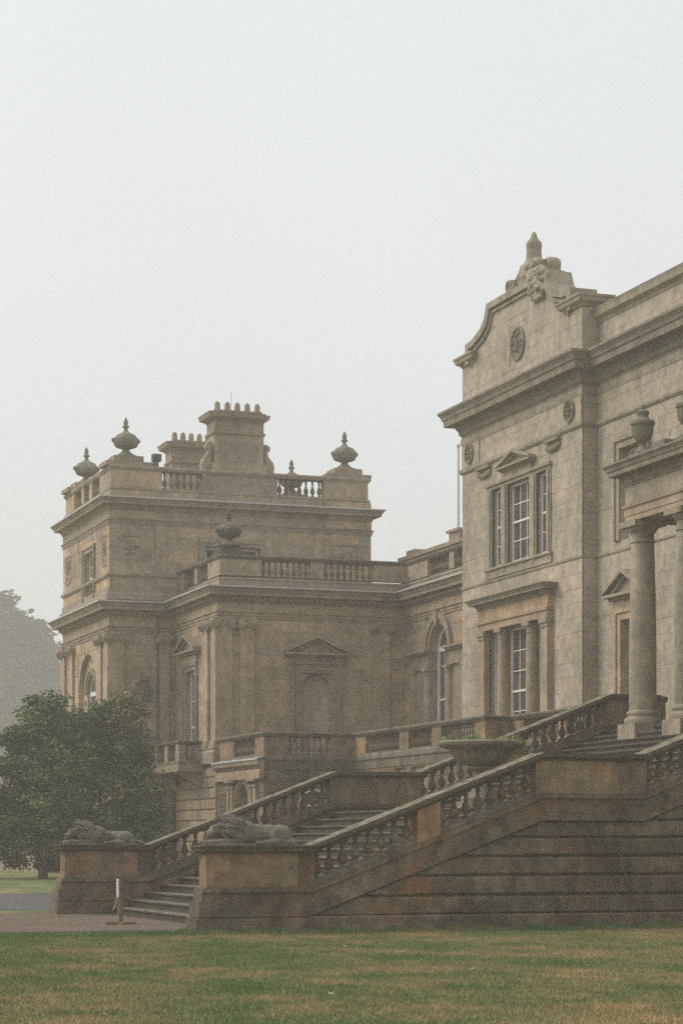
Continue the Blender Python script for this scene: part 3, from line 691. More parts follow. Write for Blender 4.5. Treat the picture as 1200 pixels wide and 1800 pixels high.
# rusticated basement of the left front
bw = MB(); bw.fbox(FL, YM - .1, YT - .02, 0, 4.55, -.1, .05); bw = bw.obj('basement_wall', M['warm'], T)
ashlar(Face('X', XM - .05), YM - .1, YT - .02, .5, 4.5, .4, 1.2, [], bw, M['warm'], .07, .05, .025)
bw = MB(); bw.fbox(FM, XM - .1, XA, 0, 4.55, -.1, .05); bw = bw.obj('basement_wall', M['warm'], T)
ashlar(Face('Y', YM - .1 + .05), XM - .05, XM + .4, .5, 4.5, .4, 1.2, [], bw, M['stair'], .07, .05, .025)
PTH = [(XA, YB + .05), (XA, YM), (XM, YM), (XM, YT - .03)]
m = MB(); m.mould(PTH, archit(9.99, 10.26, .12)); m.obj('architrave', M['trim'], T)
m = MB(); m.mould(PTH, [(-.05, 10.26), (.03, 10.26), (.03, 10.54), (-.05, 10.54)]); m.obj('frieze', M['warm'], T)
m = MB(); m.mould(PTH, corn(10.54, .58, .55)); m.obj('cornice', M['trim'], T)
m = MB(); m.mould(PTH, flash(11.12, .55)); m.obj('lead_flashing', M['lead'], T)
dentils(PTH, 10.66, 10.74, .1, .24, .2, .1, T, M['trim'])
# roof balustrade
PB = [(XA + .12, YB + .05), (XA + .12, YM + .12), (XM + .12, YM + .12), (XM + .12, YT - .03)]
m = MB(); m.mould(PB, [(-.5, 11.1), (.05, 11.1), (.05, 11.42), (.09, 11.46), (.05, 11.52), (-.5, 11.52)]); m.obj('parapet_base', M['trim'], T)
mt = (M['trim'], M['bal'])
balustrade(PB[0], PB[1], 11.5, 12.36, [('d', .5), ('b', 2.3), ('d', .45), ('b', 2.1), ('d', 2.2)], T, mt, .32, .25, .095, .15, .1)
balustrade(PB[1], PB[2], 11.5, 12.36, [('d', 1.33), ('b', 2.0), ('d', .54), ('b', 1.92), ('d', 1.6)], T, mt, .32, .25, .095, .15, .1)
balustrade(PB[2], PB[3], 11.5, 12.36, [('d', 1.6), ('b', 1.5), ('d', .45), ('b', 1.5), ('d', .9)], T, mt, .32, .25, .095, .15, .1)
coping(PB, 12.36, .16, .32, T, M['cope'])
m = MB(); m.box(XM + .5, 24, YM + .5, YT + 1, 10.9, 11.2); m.box(XA + .5, 25, YB - .5, YM + .5, 10.9, 11.2); m.obj('roof_deck', M['roof'], T)
# low hipped roof and vents over the link
m = MB(); m.add([(20.3, 33, 12.5), (20.3, 45.2, 12.5), (30, 45.2, 12.5), (30, 33, 12.5), (23.5, 36.5, 14.1), (23.5, 42, 14.1), (27, 42, 14.1), (27, 36.5, 14.1)], [(0, 1, 5, 4), (1, 2, 6, 5), (2, 3, 7, 6), (3, 0, 4, 7), (4, 5, 6, 7), (3, 2, 1, 0)]); m.obj('hipped_roof', M['roof'], T)
m = MB(); m.box(21.0, 21.5, 32.6, 44.9, 11.2, 13.05); m.box(20.9, 21.6, 32.6, 45.0, 13.05, 13.2); m.obj('roof_parapet', M['trim'], T)
m = MB(); m.box(21.6, 22.4, 40.2, 41.2, 13.0, 13.75); m.box(21.5, 22.5, 40.1, 41.3, 13.75, 13.85); m.obj('roof_vent', M['trim'], T)
m = MB(); m.box(21.0, 21.5, 43.4, 44.3, 13.2, 13.4); m.obj('roof_vent', M['trim'], T)

# ---------------------------------------------------------------- corner tower
YE = 54.2; XE = 20.0
T = thing('corner_tower', (14.5, 50, 0), 'tall square corner tower in warm sandstone with chimneys and parapet urns', 'building')
FY, FX = Face('Y', YT), Face('X', XT)
w = slab(FY, XT + .002, XE, 0, 15.0, .5, [(13.0, 15.3, 11.8, 13.45)], T, M['warm'])
ashlar(FY, XT + .02, XE - .02, 11.75, 12.1, .4, 1.3, [], w, M['warm']); ashlar(FY, XT + .02, XE - .02, 12.26, 14.16, .475, 1.2, [(12.7, 15.6, 11.6, 13.75), (9.56, 10.4, 12.8, 13.76), (18.2, 19.5, 12.8, 13.76)], w, M['warm'])
ashlar(FY, XT + .02, XM - .02, 4.6, 9.88, .44, 1.0, [], w, M['warm'])
ac, az = 49.6, 7.75
hT = [(ac - 1.6, ac + 1.6, 3, 9.4), (48.4, 50.0, 11.45, 13.45)]
w = slab(FX, YT + .003, YE, 0, 15.0, .35, hT, T, M['warm'])
ashlar(FX, YT + .02, YE - .02, 4.6, 9.88, .44, 1.1, hT, w, M['warm']); ashlar(FX, YT + .02, YE - .02, 12.26, 14.16, .475, 1.1, [(48.0, 50.4, 11.4, 13.9)], w, M['warm'])
m = MB(); m.box(XT + .55, XE, YE - .4, YE - .003, 0, 15); m.box(XE - .4, XE, YT + .5, YE - .4, 0, 15); m.obj('rear_wall', M['warm'], T)
spandrel(FX, ac, az, 1.6, 9.41, 0, 0, -.19, T, M['warm'])
FR = Face('X', XT + .2)
slab(FR, ac - 1.7, ac + 1.7, 3, 9.5, .3, [(ac - .8, ac + .8, 3.2, 8.6)], T, M['warm'], 'recess_wall')
spandrel(FR, ac, az, .8, 8.61, 0, 0, -.3, T, M['warm']); archring(FR, ac, az, .8, 1.06, -.02, .1, T, M['trim'])
for k in range(7):
    a = math.pi * (k + .5) / 7; m = MB(); m.ell(FR.pt(ac + 1.32 * math.cos(a), az + 1.32 * math.sin(a), 0), (.05, .11, .11), (0, 0, 0), 8); m.obj('carved_boss', M['trim'], T)
window(FR, ac - .78, ac + .78, 4, az, -.14, 2, 2, T, M['glass'], .1, .035, .6, arch=True)
window(FX, 48.43, 49.97, 11.47, 13.43, -.22, 2, 2, T, M['glass'], .1, .035)
surround(FX, 48.4, 50.0, 11.45, 13.45, .26, .1, T, M['trim']); surround(FY, 13.0, 15.3, 11.8, 13.45, .24, .1, T, M['trim'])
window(FY, 13.03, 15.27, 11.82, 13.43, -.3, 3, 1, T, M['glass'], .1, .035)
carving(FY, 9.56, 10.4, 12.8, 13.76, 26, T, M['trim']); carving(FY, 18.25, 19.45, 12.8, 13.76, 26, T, M['trim'])
carving(FX, 46.2, 46.9, 12.6, 13.8, 22, T, M['trim']); carving(FX, 52.7, 53.6, 12.6, 13.8, 22, T, M['trim'])
for F_, a, b in ((FY, XT - .12, 9.68), (FY, 11.1, 11.5), (FX, YT - .1, 46.35), (FX, 46.75, 47.35), (FX, 51.95, 52.6), (FX, 53.5, YE)): pilaster(F_, a, b, 4.6, 9.9, .118 if F_ is FX else .12, T, M['warm'])
m = MB(); rr = random.Random(9); u, z = 10.42, 7.62
for k in range(60):
    a = rr.uniform(0, 6.28); q_ = rr.uniform(.1, 1) ** .7; m.ell(FY.pt(u + .38 * q_ * math.cos(a), z + .56 * q_ * math.sin(a), .05), (rr.uniform(.05, .11), .1, rr.uniform(.05, .11)), (0, rr.uniform(-1, 1), 0), 7)
m.ell(FY.pt(u, z + .02, .04), (.2, .1, .28), (0, 0, 0), 10); m.tube([FY.pt(u, z + .5, .02), FY.pt(u - .02, z + .75, .02)], .05); m.obj('carved_trophy', M['urn'], T, True)
m = MB(); m.tube([(11.03, YT - .1, 4.4), (11.03, YT - .1, 11.0)], .045); m.box(10.93, 11.13, YT - .22, YT - .02, 9.6, 9.85); m.obj('rainwater_pipe', M['iron'], T)
PT = [(XE, YT + 4), (XE, YT), (XT, YT), (XT, YE), (XE, YE)]
PTm = [(XM - .01, YT), (XT, YT), (XT, YE), (XE, YE)]
m = MB(); m.mould(PTm, archit(9.903, 10.17, .12)); m.obj('architrave', M['trim'], T)
m = MB(); m.mould(PTm, [(-.05, 10.17), (.03, 10.17), (.03, 10.49), (-.05, 10.49)]); m.obj('frieze', M['warm'], T)
m = MB(); m.mould(PTm, corn(10.49, .6, .56)); m.obj('cornice', M['trim'], T)
m = MB(); m.mould(PTm, flash(11.09, .56)); m.obj('lead_flashing', M['lead'], T)
dentils(PTm, 10.62, 10.7, .1, .24, .2, .1, T, M['trim'])
m = MB(); m.mould(PT, [(-.05, 11.2), (.14, 11.2), (.14, 11.42), (.05, 11.5), (.05, 11.7), (-.05, 11.7)]); m.obj('upper_plinth', M['trim'], T)
m = MB(); m.mould(PT, band(12.1, 12.26, .1)); m.obj('string_course', M['trim'], T)
m = MB(); m.mould(PT, archit(14.16, 14.38, .1)); m.obj('upper_architrave', M['trim'], T)
m = MB(); m.mould(PT, corn(14.7, .48, .46)); m.obj('upper_cornice', M['trim'], T)
m = MB(); m.mould(PT, [(-.05, 14.36), (.02, 14.36), (.02, 14.72), (-.05, 14.72)]); m.obj('upper_frieze', M['warm'], T)
m = MB(); m.mould(PT, flash(15.18, .46)); m.obj('lead_flashing', M['lead'], T)
PR0 = (XE - .1, YT + 4)
PR = [(XE - .1, YT + .1), (XT + .1, YT + .1), (XT + .1, YE - .1), (XE - .1, YE - .1)]
m = MB(); m.mould([PR0] + PR, [(-.55, 15.1), (.05, 15.1), (.05, 15.52), (.09, 15.58), (.03, 15.64), (-.5, 15.64)]); m.obj('parapet_base', M['trim'], T)
mt = (M['warm'], M['bal'])
L1 = [('d', 1.9), ('b', 1.96), ('d', 3.15), ('b', 1.62), ('d', 2.05)]
balustrade(PR[0], PR[1], 15.62, 16.5, L1, T, mt, .36, .28, .1, .17, .04)
balustrade(PR[1], PR[2], 15.62, 16.5, [('d', 1.9), ('b', 1.3), ('d', .5), ('b', .9), ('d', .5), ('b', 1.3), ('d', 1.6)], T, mt, .36, .28, .1, .17, .04)
balustrade(PR[2], PR[3], 15.62, 16.5, L1, T, mt, .36, .28, .1, .17, .04)
coping([PR0] + PR, 16.5, .17, .36, T, M['trim'], .1)
m = MB(); m.box(XE - .46, XE - .1, YT + .5, YT + 4, 15.6, 16.35); m.obj('die', M['warm'], T)
for a, b in ((XT + .0, 10.95), (18.0, XE)):
    m = MB(); m.fbox(FY, a + .01, b, 14.40, 14.69, 0, .06); m.fbox(FY, a + .01, b, 15.2, 15.5, -.2, .03); m.obj('corner_break', M['warm'], T)
for a, b in ((10.97, 11.4), (17.55, 17.95)):
    m = MB(); m.fbox(FY, a, b, 11.72, 14.15, -.02, .05); m.obj('pilaster_strip', M['warm'], T)
m = MB(); m.box(XT + .4, XE - .4, YT + .4, YE - .4, 14.9, 15.2); m.obj('roof_deck', M['roof'], T)
def corner_ped(x, y):
    m = MB(); m.box(x - .95, x + .95, y - .62, y + .62, 16.5, 16.66); m.box(x - .6, x + .6, y - .5, y + .5, 16.66, 16.9); m.obj('urn_pedestal', M['trim'], T)
UR = [(9.95, 46.4), (9.95, 53.4), (19.1, 46.4), (19.1, 53.4)]
for x, y in UR: corner_ped(x, y)
def chimney(x0, x1, y0, y1, zt, npot):
    m = MB(); m.box(x0, x1, y0, y1, 15.2, zt - .9); m.box(x0 - .08, x1 + .08, y0 - .08, y1 + .08, 15.2, 16.9)
    c = m.obj('chimney', M['warm'], T); pth = [(x1, y0), (x0, y0), (x0, y1), (x1, y1), (x1, y0 + .001)]
    m = MB(); m.mould(pth, band(zt - 1.0, zt - .88, .07)); m.box(x0, x1, y0, y1, zt - .95, zt - .4); m.mould(pth, [(-.2, zt - .45), (.03, zt - .45), (.1, zt - .38), (.24, zt - .32), (.27, zt - .2), (.3, zt - .14), (-.2, zt - .1)]); m.box(x0 + .05, x1 - .05, y0 + .05, y1 - .05, zt - .2, zt); m.obj('chimney_cap', M['trim'], c)
    m = MB(); m.box(x0 + .25, x1 - .25, y0 - .04, y0 + .01, zt - 2.2, zt - 1.3); m.obj('chimney_panel', M['warm'], c)
    for i in range(npot):
        x = x0 + .2 + (x1 - x0 - .4) * i / (npot - 1); m = MB(); m.lathe([(.13, zt - .02), (.135, zt + .02), (.12, zt + .06), (.118, zt + .2), (.1, zt + .29), (.06, zt + .34), (.02, zt + .36)], (x, y0 + .25, 0), 10); m.obj('chimney_pot', M['trim'], c, True)
    for sx, x in ((-1, x0 - .08), (1, x1 + .08)) if y0 < 50 else ():
        m = MB(); pr = [(x, 16.6), (x, 17.75), (x + sx * .1, 17.75), (x + sx * .22, 17.65), (x + sx * .22, 17.5), (x + sx * .12, 17.42), (x + sx * .16, 17.25), (x + sx * .34, 17.05), (x + sx * .4, 16.85), (x + sx * .38, 16.6)]
        m.prism(pr, lambda a, b, w_: (a, w_, b), y0 + .1, y0 + .5); m.obj('scroll_buttress', M['trim'], c)
    return c
c1 = chimney(13.55, 15.62, 46.3, 47.4, 19.05, 5); m = MB(); m.tube([(14.4, 46.8, 19.0), (14.4, 46.8, 19.85)], .009, 5); m.obj('lightning_rod', M['iron'], c1)
chimney(13.2, 15.05, 51.6, 52.6, 18.72, 5)
# ---------------------------------------------------------------- low far wing
T = thing('low_far_wing', (9, 66, .38), 'low stone wing with flat pilasters half hidden behind the leafy tree', 'building')
FW = Face('X', 8.2); w = slab(FW, 54.6, 78, 0, 4.6, .4, [(60.2, 61.2, .4, 3.2)], T, M['ptrim'])
ashlar(FW, 54.6, 66, .9, 4.4, .5, 1.2, [(60.2, 61.2, .4, 3.2)], w, M['trim'])
for u in (55.2, 57.6, 59.4, 62.2, 64.5): m = MB(); m.fbox(FW, u, u + .55, .3, 4.5, -.02, .14); m.obj('pilaster', M['trim'], T)
m = MB(); m.box(8.2, 16, 54.5, 78, 4.6, 4.9); m.box(8.25, 16, 54.2, 54.6, 0, 4.6); m.obj('roof_deck', M['roof'], T)
m = MB(); m.fbox(FW, 54.6, 78, 0.2, .88, -.02, .1); m.obj('plinth', M['trim'], T)
m = MB(); m.fbox(FW, 60.2, 61.2, .4, 3.2, -.3, -.2); m.obj('dark_opening', M['dark'], T)  # near-black panel stands in for the unlit inside of the opening

# ---------------------------------------------------------------- terrace
T = thing('terrace', (15.5, 26, 0), 'balustraded stone terrace running along the house front', 'terrace')
TO = [(15.85, 12.75), (15.85, 22.0), (15.0, 22.0), (15.0, 33.75), (11.75, 33.75), (11.75, YM - .15)]
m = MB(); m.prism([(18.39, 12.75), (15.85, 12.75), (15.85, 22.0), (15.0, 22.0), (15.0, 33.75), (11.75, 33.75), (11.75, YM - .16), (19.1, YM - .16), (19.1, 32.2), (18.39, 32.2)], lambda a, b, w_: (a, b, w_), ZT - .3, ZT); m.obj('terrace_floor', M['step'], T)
for (A, B, k, holes) in (((15.85, 12.75), (15.85, 22.0), 'X', []), ((15.0, 22.0), (15.0, 33.75), 'X', [(26.9, 28.1, 2.2, 4.15), (28.6, 29.6, 2.2, 4.15)]), ((11.75, 33.75), (15.0, 33.75), 'Y', [(12.95, 14.2, 1.9, 3.5)]), ((11.75, 33.75), (11.75, YM - .15), 'X', [(35.5, 36.9, .3, 3.76)])):
    if k == 'X': Fc, u0, u1 = Face('X', A[0]), A[1], B[1]
    else: Fc, u0, u1 = Face('Y', A[1]), A[0], B[0]
    off = .002 if k == 'Y' else 0
    w = slab(Fc, u0 + off, u1 - off, -.1, ZT - .31, .35, holes, T, M['orange'], 'terrace_wall')
    bh = [(h[0] - .25, h[1] + .25, h[2], h[3] + .3) for h in holes] if u1 > 35 else holes
    ashlar(Fc, u0 + .01, u1 - .01, .5, ZT - .35, .42, 1.0, bh, w, M['bal'], .03, .03, .015)
    for h in holes:
        if k == 'Y':
            window(Fc, h[0], h[1], h[2], 3.0, -.15, 2, 1, T, M['glass'], .07, .035, .5, arch=False)
            spandrel(Fc, (h[0] + h[1]) / 2, 3.0 - .1, (h[1] - h[0]) / 2, 3.52, 0, 0, -.2, T, M['bal']); archring(Fc, (h[0] + h[1]) / 2, 2.9, .55, .63, -.2, .02, T, M['white'], 'window_arch')
            m = MB(); m.fbox(Fc, h[0], h[1], 2.9, 3.5, -.25, -.2); m.obj('fanlight', M['glass'], T)
        elif u1 > 35:
            c = (h[0] + h[1]) / 2; spandrel(Fc, c, 3.05, .7, 3.77, 0, 0, -.35, T, M['warm']); archring(Fc, c, 3.05, .7, .92, -.02, .1, T, M['trim'])
            m = MB(); m.fbox(Fc, h[0], h[1], .2, 3.75, -.32, -.26); m.obj('basement_door', M['wood'], T)
            for u in (c - 1.75, c - 1.25, c + 1.0, c + 1.5): pilaster(Fc, u, u + .28, .4, 3.9, .14, T, M['warm'], False)
            m = MB(); m.fbox(Fc, 33.8, YM - .2, 3.9, 4.22, .0, .18); m.obj('door_frieze', M['warm'], T)
        else:
            m = MB()
            n = 8
            for i in range(n): a = h[0] + (h[1] - h[0]) * i / n; m.fbox(Fc, a + .01, a + (h[1] - h[0]) / n - .01, h[2], h[3], -.2, -.12 - .01 * (i % 2))
            m.obj('boarded_door', M['wood2'] if 'wood2' in M else M['pav'], T)
m = MB(); m.mould(TO[:-1], [(-.05, ZT - .34), (.04, ZT - .34), (.045, ZT - .06), (.09, ZT - .03), (.09, ZT + .005), (-.05, ZT + .01)]); m.obj('terrace_band', M['bal'], T)
m = MB(); m.mould(TO[-2:], [(-.05, ZT - .32), (.04, ZT - .32), (.1, ZT - .24), (.24, ZT - .16), (.26, ZT - .02), (-.05, ZT + .02)]); m.obj('terrace_cornice', M['trim'], T)
m = MB(); m.mould(TO[-2:], flash(ZT + .02, .26)); m.obj('lead_flashing', M['lead'], T)
ZC = 5.5
plinth(TO, ZT + .0, .2, .3, T, M['bal']); mt = (M['orange'], M['bal'])
kw = dict(th=.3, step=.235, r=.088, zc=.15, zp=.19)
balustrade(TO[0], TO[1], ZT, ZC, [('d', .5), ('b', 2.1), ('d', .5), ('b', 2.2), ('d', .5), ('b', 2.4), ('d', .9)], T, mt, **kw)
balustrade(TO[1], TO[2], ZT, ZC, [('d', 1)], T, mt, **kw)
balustrade(TO[2], TO[3], ZT, ZC, [('d', .75), ('b', 2.55), ('d', .75), ('b', 1.95), ('d', .75), ('b', 3.05), ('d', 1.2)], T, mt, **kw)
balustrade(TO[3], TO[4], ZT, ZC, [('d', .85), ('b', 1.55), ('d', .85)], T, mt, **kw)
balustrade(TO[4], TO[5], ZT, ZC, [('d', 1.0), ('b', 2.4), ('d', 1.9)], T, mt, **kw)
coping(TO, ZC, .15, .3, T, M['cope'], .09)

# small balcony on the left front of the wing
T = thing('balcony', (11.2, 43.2, ZT), 'small stone window balcony on corbels above the rusticated basement', 'balcony')
BP = [(11.65, 41.3), (10.75, 41.3), (10.75, 45.0), (11.65, 45.0)]
m = MB(); m.box(10.7, 11.7, 41.25, 45.05, 4.35, 4.6); m.obj('balcony_slab', M['trim'], T)
for y in (41.6, 44.6):
    m = MB(); m.prism([(11.7, 4.35), (10.85, 4.35), (10.9, 4.2), (11.2, 4.1), (11.4, 3.9), (11.7, 3.75)], lambda a, b, w_: (a, w_, b), y - .15, y + .15); m.obj('corbel', M['warm'], T)
plinth(BP, 4.6, .15, .2, T, M['bal'])
balustrade(BP[0], BP[1], 4.6, 5.5, [('d', .3), ('b', .4), ('d', .25)], T, (M['trim'], M['bal']), .2, .22, .08, .13, .14)
balustrade(BP[1], BP[2], 4.6, 5.5, [('d', .4), ('b', .9), ('d', .4), ('b', .9), ('d', .4)], T, (M['trim'], M['bal']), .2, .22, .08, .13, .14)
coping(BP, 5.5, .13, .2, T, M['cope'], .06)
T = thing('rainwater_pipe', (11.6, 45.3, .4), 'grey rainwater pipe down the rusticated wall under the balcony', 'pipe')
m = MB(); m.tube([(11.58, 45.25, .4), (11.58, 45.25, 3.7)], .06); m.obj('pipe', M['iron'], T)
for z in (1.2, 2.4, 3.5): m = MB(); m.lathe([(.08, z), (.08, z + .08)], (11.58, 45.25, 0), 8); m.obj('pipe_collar', M['iron'], T)

# ---------------------------------------------------------------- grand staircase
T = thing('grand_staircase', (7, 6.1, 0), 'broad dark stone garden staircase climbing to the portico', 'staircase')
YN, YF, WT = 0.0, 12.2, .56
CAP = [(2.13, 1.63), (6.87, 3.43), (9.06, 3.43), (14.35, 5.5), (15.75, 5.5)]
def capz(x):
    for (a, za), (b, zb) in zip(CAP, CAP[1:]):
        if x <= b: return za + (zb - za) * (x - a) / (b - a)
    return CAP[-1][1]
fxz = lambda a, b, w_: (a, w_, b)
def off(pts, d): return [(a, b + d) for a, b in pts]
ZL = 2.42
steps = []
for i in range(14): steps.append((1.2 + i * .423, .173 * (i + 1)))
for i in range(12): steps.append((9.15 + i * .455, ZL + .1775 * (i + 1)))
for i, (x, z) in enumerate(steps):
    last = i in (13, 25); xe = (9.2 if i == 13 else 18.88) if last else steps[i + 1][0] + .12
    if i == 25: xe = 15.2
    m = MB(); t = z - (steps[i - 1][1] if i else -.02); zb = -.05 if i == 0 else steps[i - 1][1] - .02
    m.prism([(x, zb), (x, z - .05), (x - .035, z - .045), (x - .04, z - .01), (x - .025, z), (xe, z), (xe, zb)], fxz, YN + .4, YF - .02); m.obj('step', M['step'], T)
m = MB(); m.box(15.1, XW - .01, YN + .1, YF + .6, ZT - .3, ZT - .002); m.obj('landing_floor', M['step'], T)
m = MB()                                            # masonry core under the steps
m.prism([(1.3, -.1), (6.9, 2.2), (9.2, 2.2), (14.3, 4.3), (15.8, 4.3), (15.8, -.1)], fxz, YN + .45, YF - .05); m.obj('stair_core', M['stair'], T)

def rail(y0, side):
    """one flank: y0 is its outer face, walls run towards +Y"""
    y1 = y0 + WT; yc = (y0 + y1) / 2
    # flank wall courses
    fw = MB(); base = [(.1, -.1), (.1, .3), (2.2, .32)] + off(CAP[0:], -1.0); fw.prism([(2.0, -.1), (2.0, .4)] + off([(2.13, 1.63)] + CAP[1:], -1.2) + [(15.75, -.1)], fxz, y0 + .2, y1 - .06); fw = fw.obj('flank_wall', M['stair'], T)
    if side == 'near':
        Ff = Face('Y', y0 + .2); zs_ = [0, .33, .70, 1.08, 1.45, 1.82, 2.16, 2.5, 2.86, 3.2, 3.56, 3.9]
        lim = lambda x: capz(max(x, 2.13)) - 1.35          # underside of the sloping stringer less an open joint
        for a, b in zip(zs_, zs_[1:]):
            x = 1.95 if a == 0 else 2.15
            while a > 0 and lim(x) < a + .03 and x < 15.6: x += .01
            while x < 15.4:
                e = min(15.7, x + RN.uniform(.75, 1.3)); pr_ = .19 if a == 0 else .10; lo, hi = a + .008, b - (.047 if a else .016); jo = RN.uniform(-.006, .006)
                if a == 0 or min(lim(x), lim(e)) >= hi:
                    inst('stone_block', block_mesh('Y', e - x - .003, hi - lo, pr_, .024, M['stair'], .003), Ff.pt((x + e) / 2, (lo + hi) / 2, jo), fw)
                else:
                    n = 12; xs = [x + .0015 + (e - x - .003) * i / n for i in range(n + 1)]; tp = [(t, max(lo + .002, min(hi, lim(t)))) for t in xs]
                    m = MB(); m.fprism(Ff, tp + [(xs[-1], lo), (xs[0], lo)], -.03, pr_ + jo); m.obj('stone_block', M['stair'], fw)
                x = e
    # stringer stones
    for (a, za), (b, zb) in zip(CAP, CAP[1:]):
        n = max(1, round((b - a) / 1.15))
        for i in range(n):
            xa, xb = a + (b - a) * i / n + .003, a + (b - a) * (i + 1) / n - .003; pa, pb = capz(xa), capz(xb)
            m = MB(); m.prism([(xa, pa - 1.31), (xb, pb - 1.31), (xb, pb - 1.0), (xa, pa - 1.0)], fxz, y0 + RN.uniform(.02, .03), y1 - .05); m.obj('stringer_stone', M['stair_red' if RN.random() < .15 else 'stair'], T)
    st = [(2.13, 1.63)] + CAP[1:]
    m = MB(); m.strip(off(st, -.8), off(st, -1.0), fxz, y0 + .05, y1 - .05); m.strip(off(st, -.80), off(st, -.88), fxz, y0 - .01, y1 + .01); m.obj('stringer_moulding', M['stair'], T)
    m = MB(); m.strip(off(st, -.68), off(st, -.8), fxz, y0 + .1, y1 - .1); m.obj('base_rail', M['bal'], T)
    # coping
    for (a, za), (b, zb) in zip(st, st[1:]):
        n = max(1, round((b - a) / 1.1))
        for i in range(n):
            xa, xb = a + (b - a) * i / n + .003, a + (b - a) * (i + 1) / n - .003; jy, jz = RN.uniform(-.007, .007), RN.uniform(-.005, .005)
            q2 = [(xa, capz(xa) + jz), (xb, capz(xb) + jz)]
            m = MB(); m.strip(off(q2, 0), off(q2, -.035), fxz, y0 - .035 + jy, y1 + .035 + jy); m.strip(off(q2, -.035), off(q2, -.09), fxz, y0 - .07 + jy, y1 + .07 + jy); m.strip(off(q2, -.09), off(q2, -.15), fxz, y0 + .03 + jy, y1 - .03 + jy); m.obj('coping_stone', M['cope'], T)
    # dies and balusters
    dies = [(4.27, 4.75, 1), (6.72, 9.12, 4), (11.45, 11.95, 1), (14.2, 15.75, 2)]
    for a, b, n in dies:
        for i in range(n):
            xa, xb = a + (b - a) * i / n + .004, a + (b - a) * (i + 1) / n - .004
            xs = sorted({xa, xb, *[p for p, _ in CAP if xa < p < xb]})
            m = MB(); m.strip([(x, capz(x) - .14) for x in xs], [(x, capz(x) - .79) for x in xs], fxz, y0 + .03 + RN.uniform(0, .025), y1 - .04); m.obj('die', M['orange'], T)
    for a, b in ((2.2, 4.27), (4.75, 6.72), (9.12, 11.45), (11.95, 14.2)):
        n = round((b - a) / .262)
        for i in range(n):
            x = a + (b - a) * (i + .5) / n
            inst('baluster', balm(.54, .1, M['bal'], 12), (x, yc, capz(x) - .69), T, RN.uniform(-.08, .08), (RN.uniform(.92, 1.06), RN.uniform(.92, 1.06), RN.uniform(.99, 1.01)))

rail(YN, 'near'); rail(YF, 'far')
# lion pedestals at the foot
for y0 in (YN, YF):
    y1 = y0 + WT
    for xa, xb, za, zb, e in ((.0, .62, 0, .30, .1), (.622, 1.38, 0, .30, .1), (1.382, 2.14, 0, .30, .1), (.0, 1.0, .315, .60, .045), (1.002, 2.13, .315, .60, .045)):
        m = MB(); m.box(xa - (e if xa == 0 else 0), xb, y0 - e, y1 + e, za, zb); m.obj('plinth_stone', M['stair'], T)
    m = MB(); m.box(.02, 2.13, y0 - .0, y1 + .0, .60, .77); m.obj('plinth_band', M['stair'], T)
    m = MB(); m.box(.03, 2.2, y0 - .05, y1 + .05, .77, .83); m.box(.06, 2.18, y0 - .02, y1 + .02, .83, .86); m.obj('pedestal_moulding', M['stair'], T)
    for k, (xa, xb) in enumerate(((.12, .60), (.602, 1.40), (1.402, 1.90))):
        m = MB(); m.box(xa, xb, y0 + .04 + .006 * k, y1 - .04, .855, 1.5); m.obj('die', M['orange'], T)
    m = MB(); m.box(1.9, 2.25, y0 + .12, y1 - .12, .8, 1.5); m.obj('die', M['stair'], T)
    m = MB(); m.box(.06, 2.17, y0 - .02, y1 + .02, 1.495, 1.53); m.box(0, 2.2, y0 - .08, y1 + .08, 1.53, 1.6); m.box(-.03, 2.16, y0 - .11, y1 + .11, 1.6, 1.638); m.obj('pedestal_cap', M['cope'], T)
# ---------------------------------------------------------------- sculpture helper: fuse lumps into one skin
def fused(name, mb, vox, mat, parent, smooth_it=3, at=None, disp=None):
    o = mb.obj(name, mat, parent, at=at); me0 = o.data
    r = o.modifiers.new('r', 'REMESH'); r.mode = 'VOXEL'; r.voxel_size = vox
    s = o.modifiers.new('s', 'SMOOTH'); s.iterations = smooth_it; s.factor = .5
    bpy.context.view_layer.update(); dg = bpy.context.evaluated_depsgraph_get()
    me = bpy.data.meshes.new_from_object(o.evaluated_get(dg)); o.modifiers.clear(); o.data = me
    if disp:
        amp, fr = disp; n = len(me.vertices); co = np.empty(n * 3); me.vertices.foreach_get('co', co); co = co.reshape(-1, 3)
        nn = np.empty(n * 3); me.vertices.foreach_get('normal', nn); nn = nn.reshape(-1, 3)
        d = np.sin(co[:, 0] * fr + 2 * np.sin(co[:, 2] * fr * .7)) * np.sin(co[:, 1] * fr * 1.1 + co[:, 2] * fr) * amp
        me.vertices.foreach_set('co', (co + nn * d[:, None]).ravel())
    me.shade_smooth(); bpy.data.meshes.remove(me0); return o

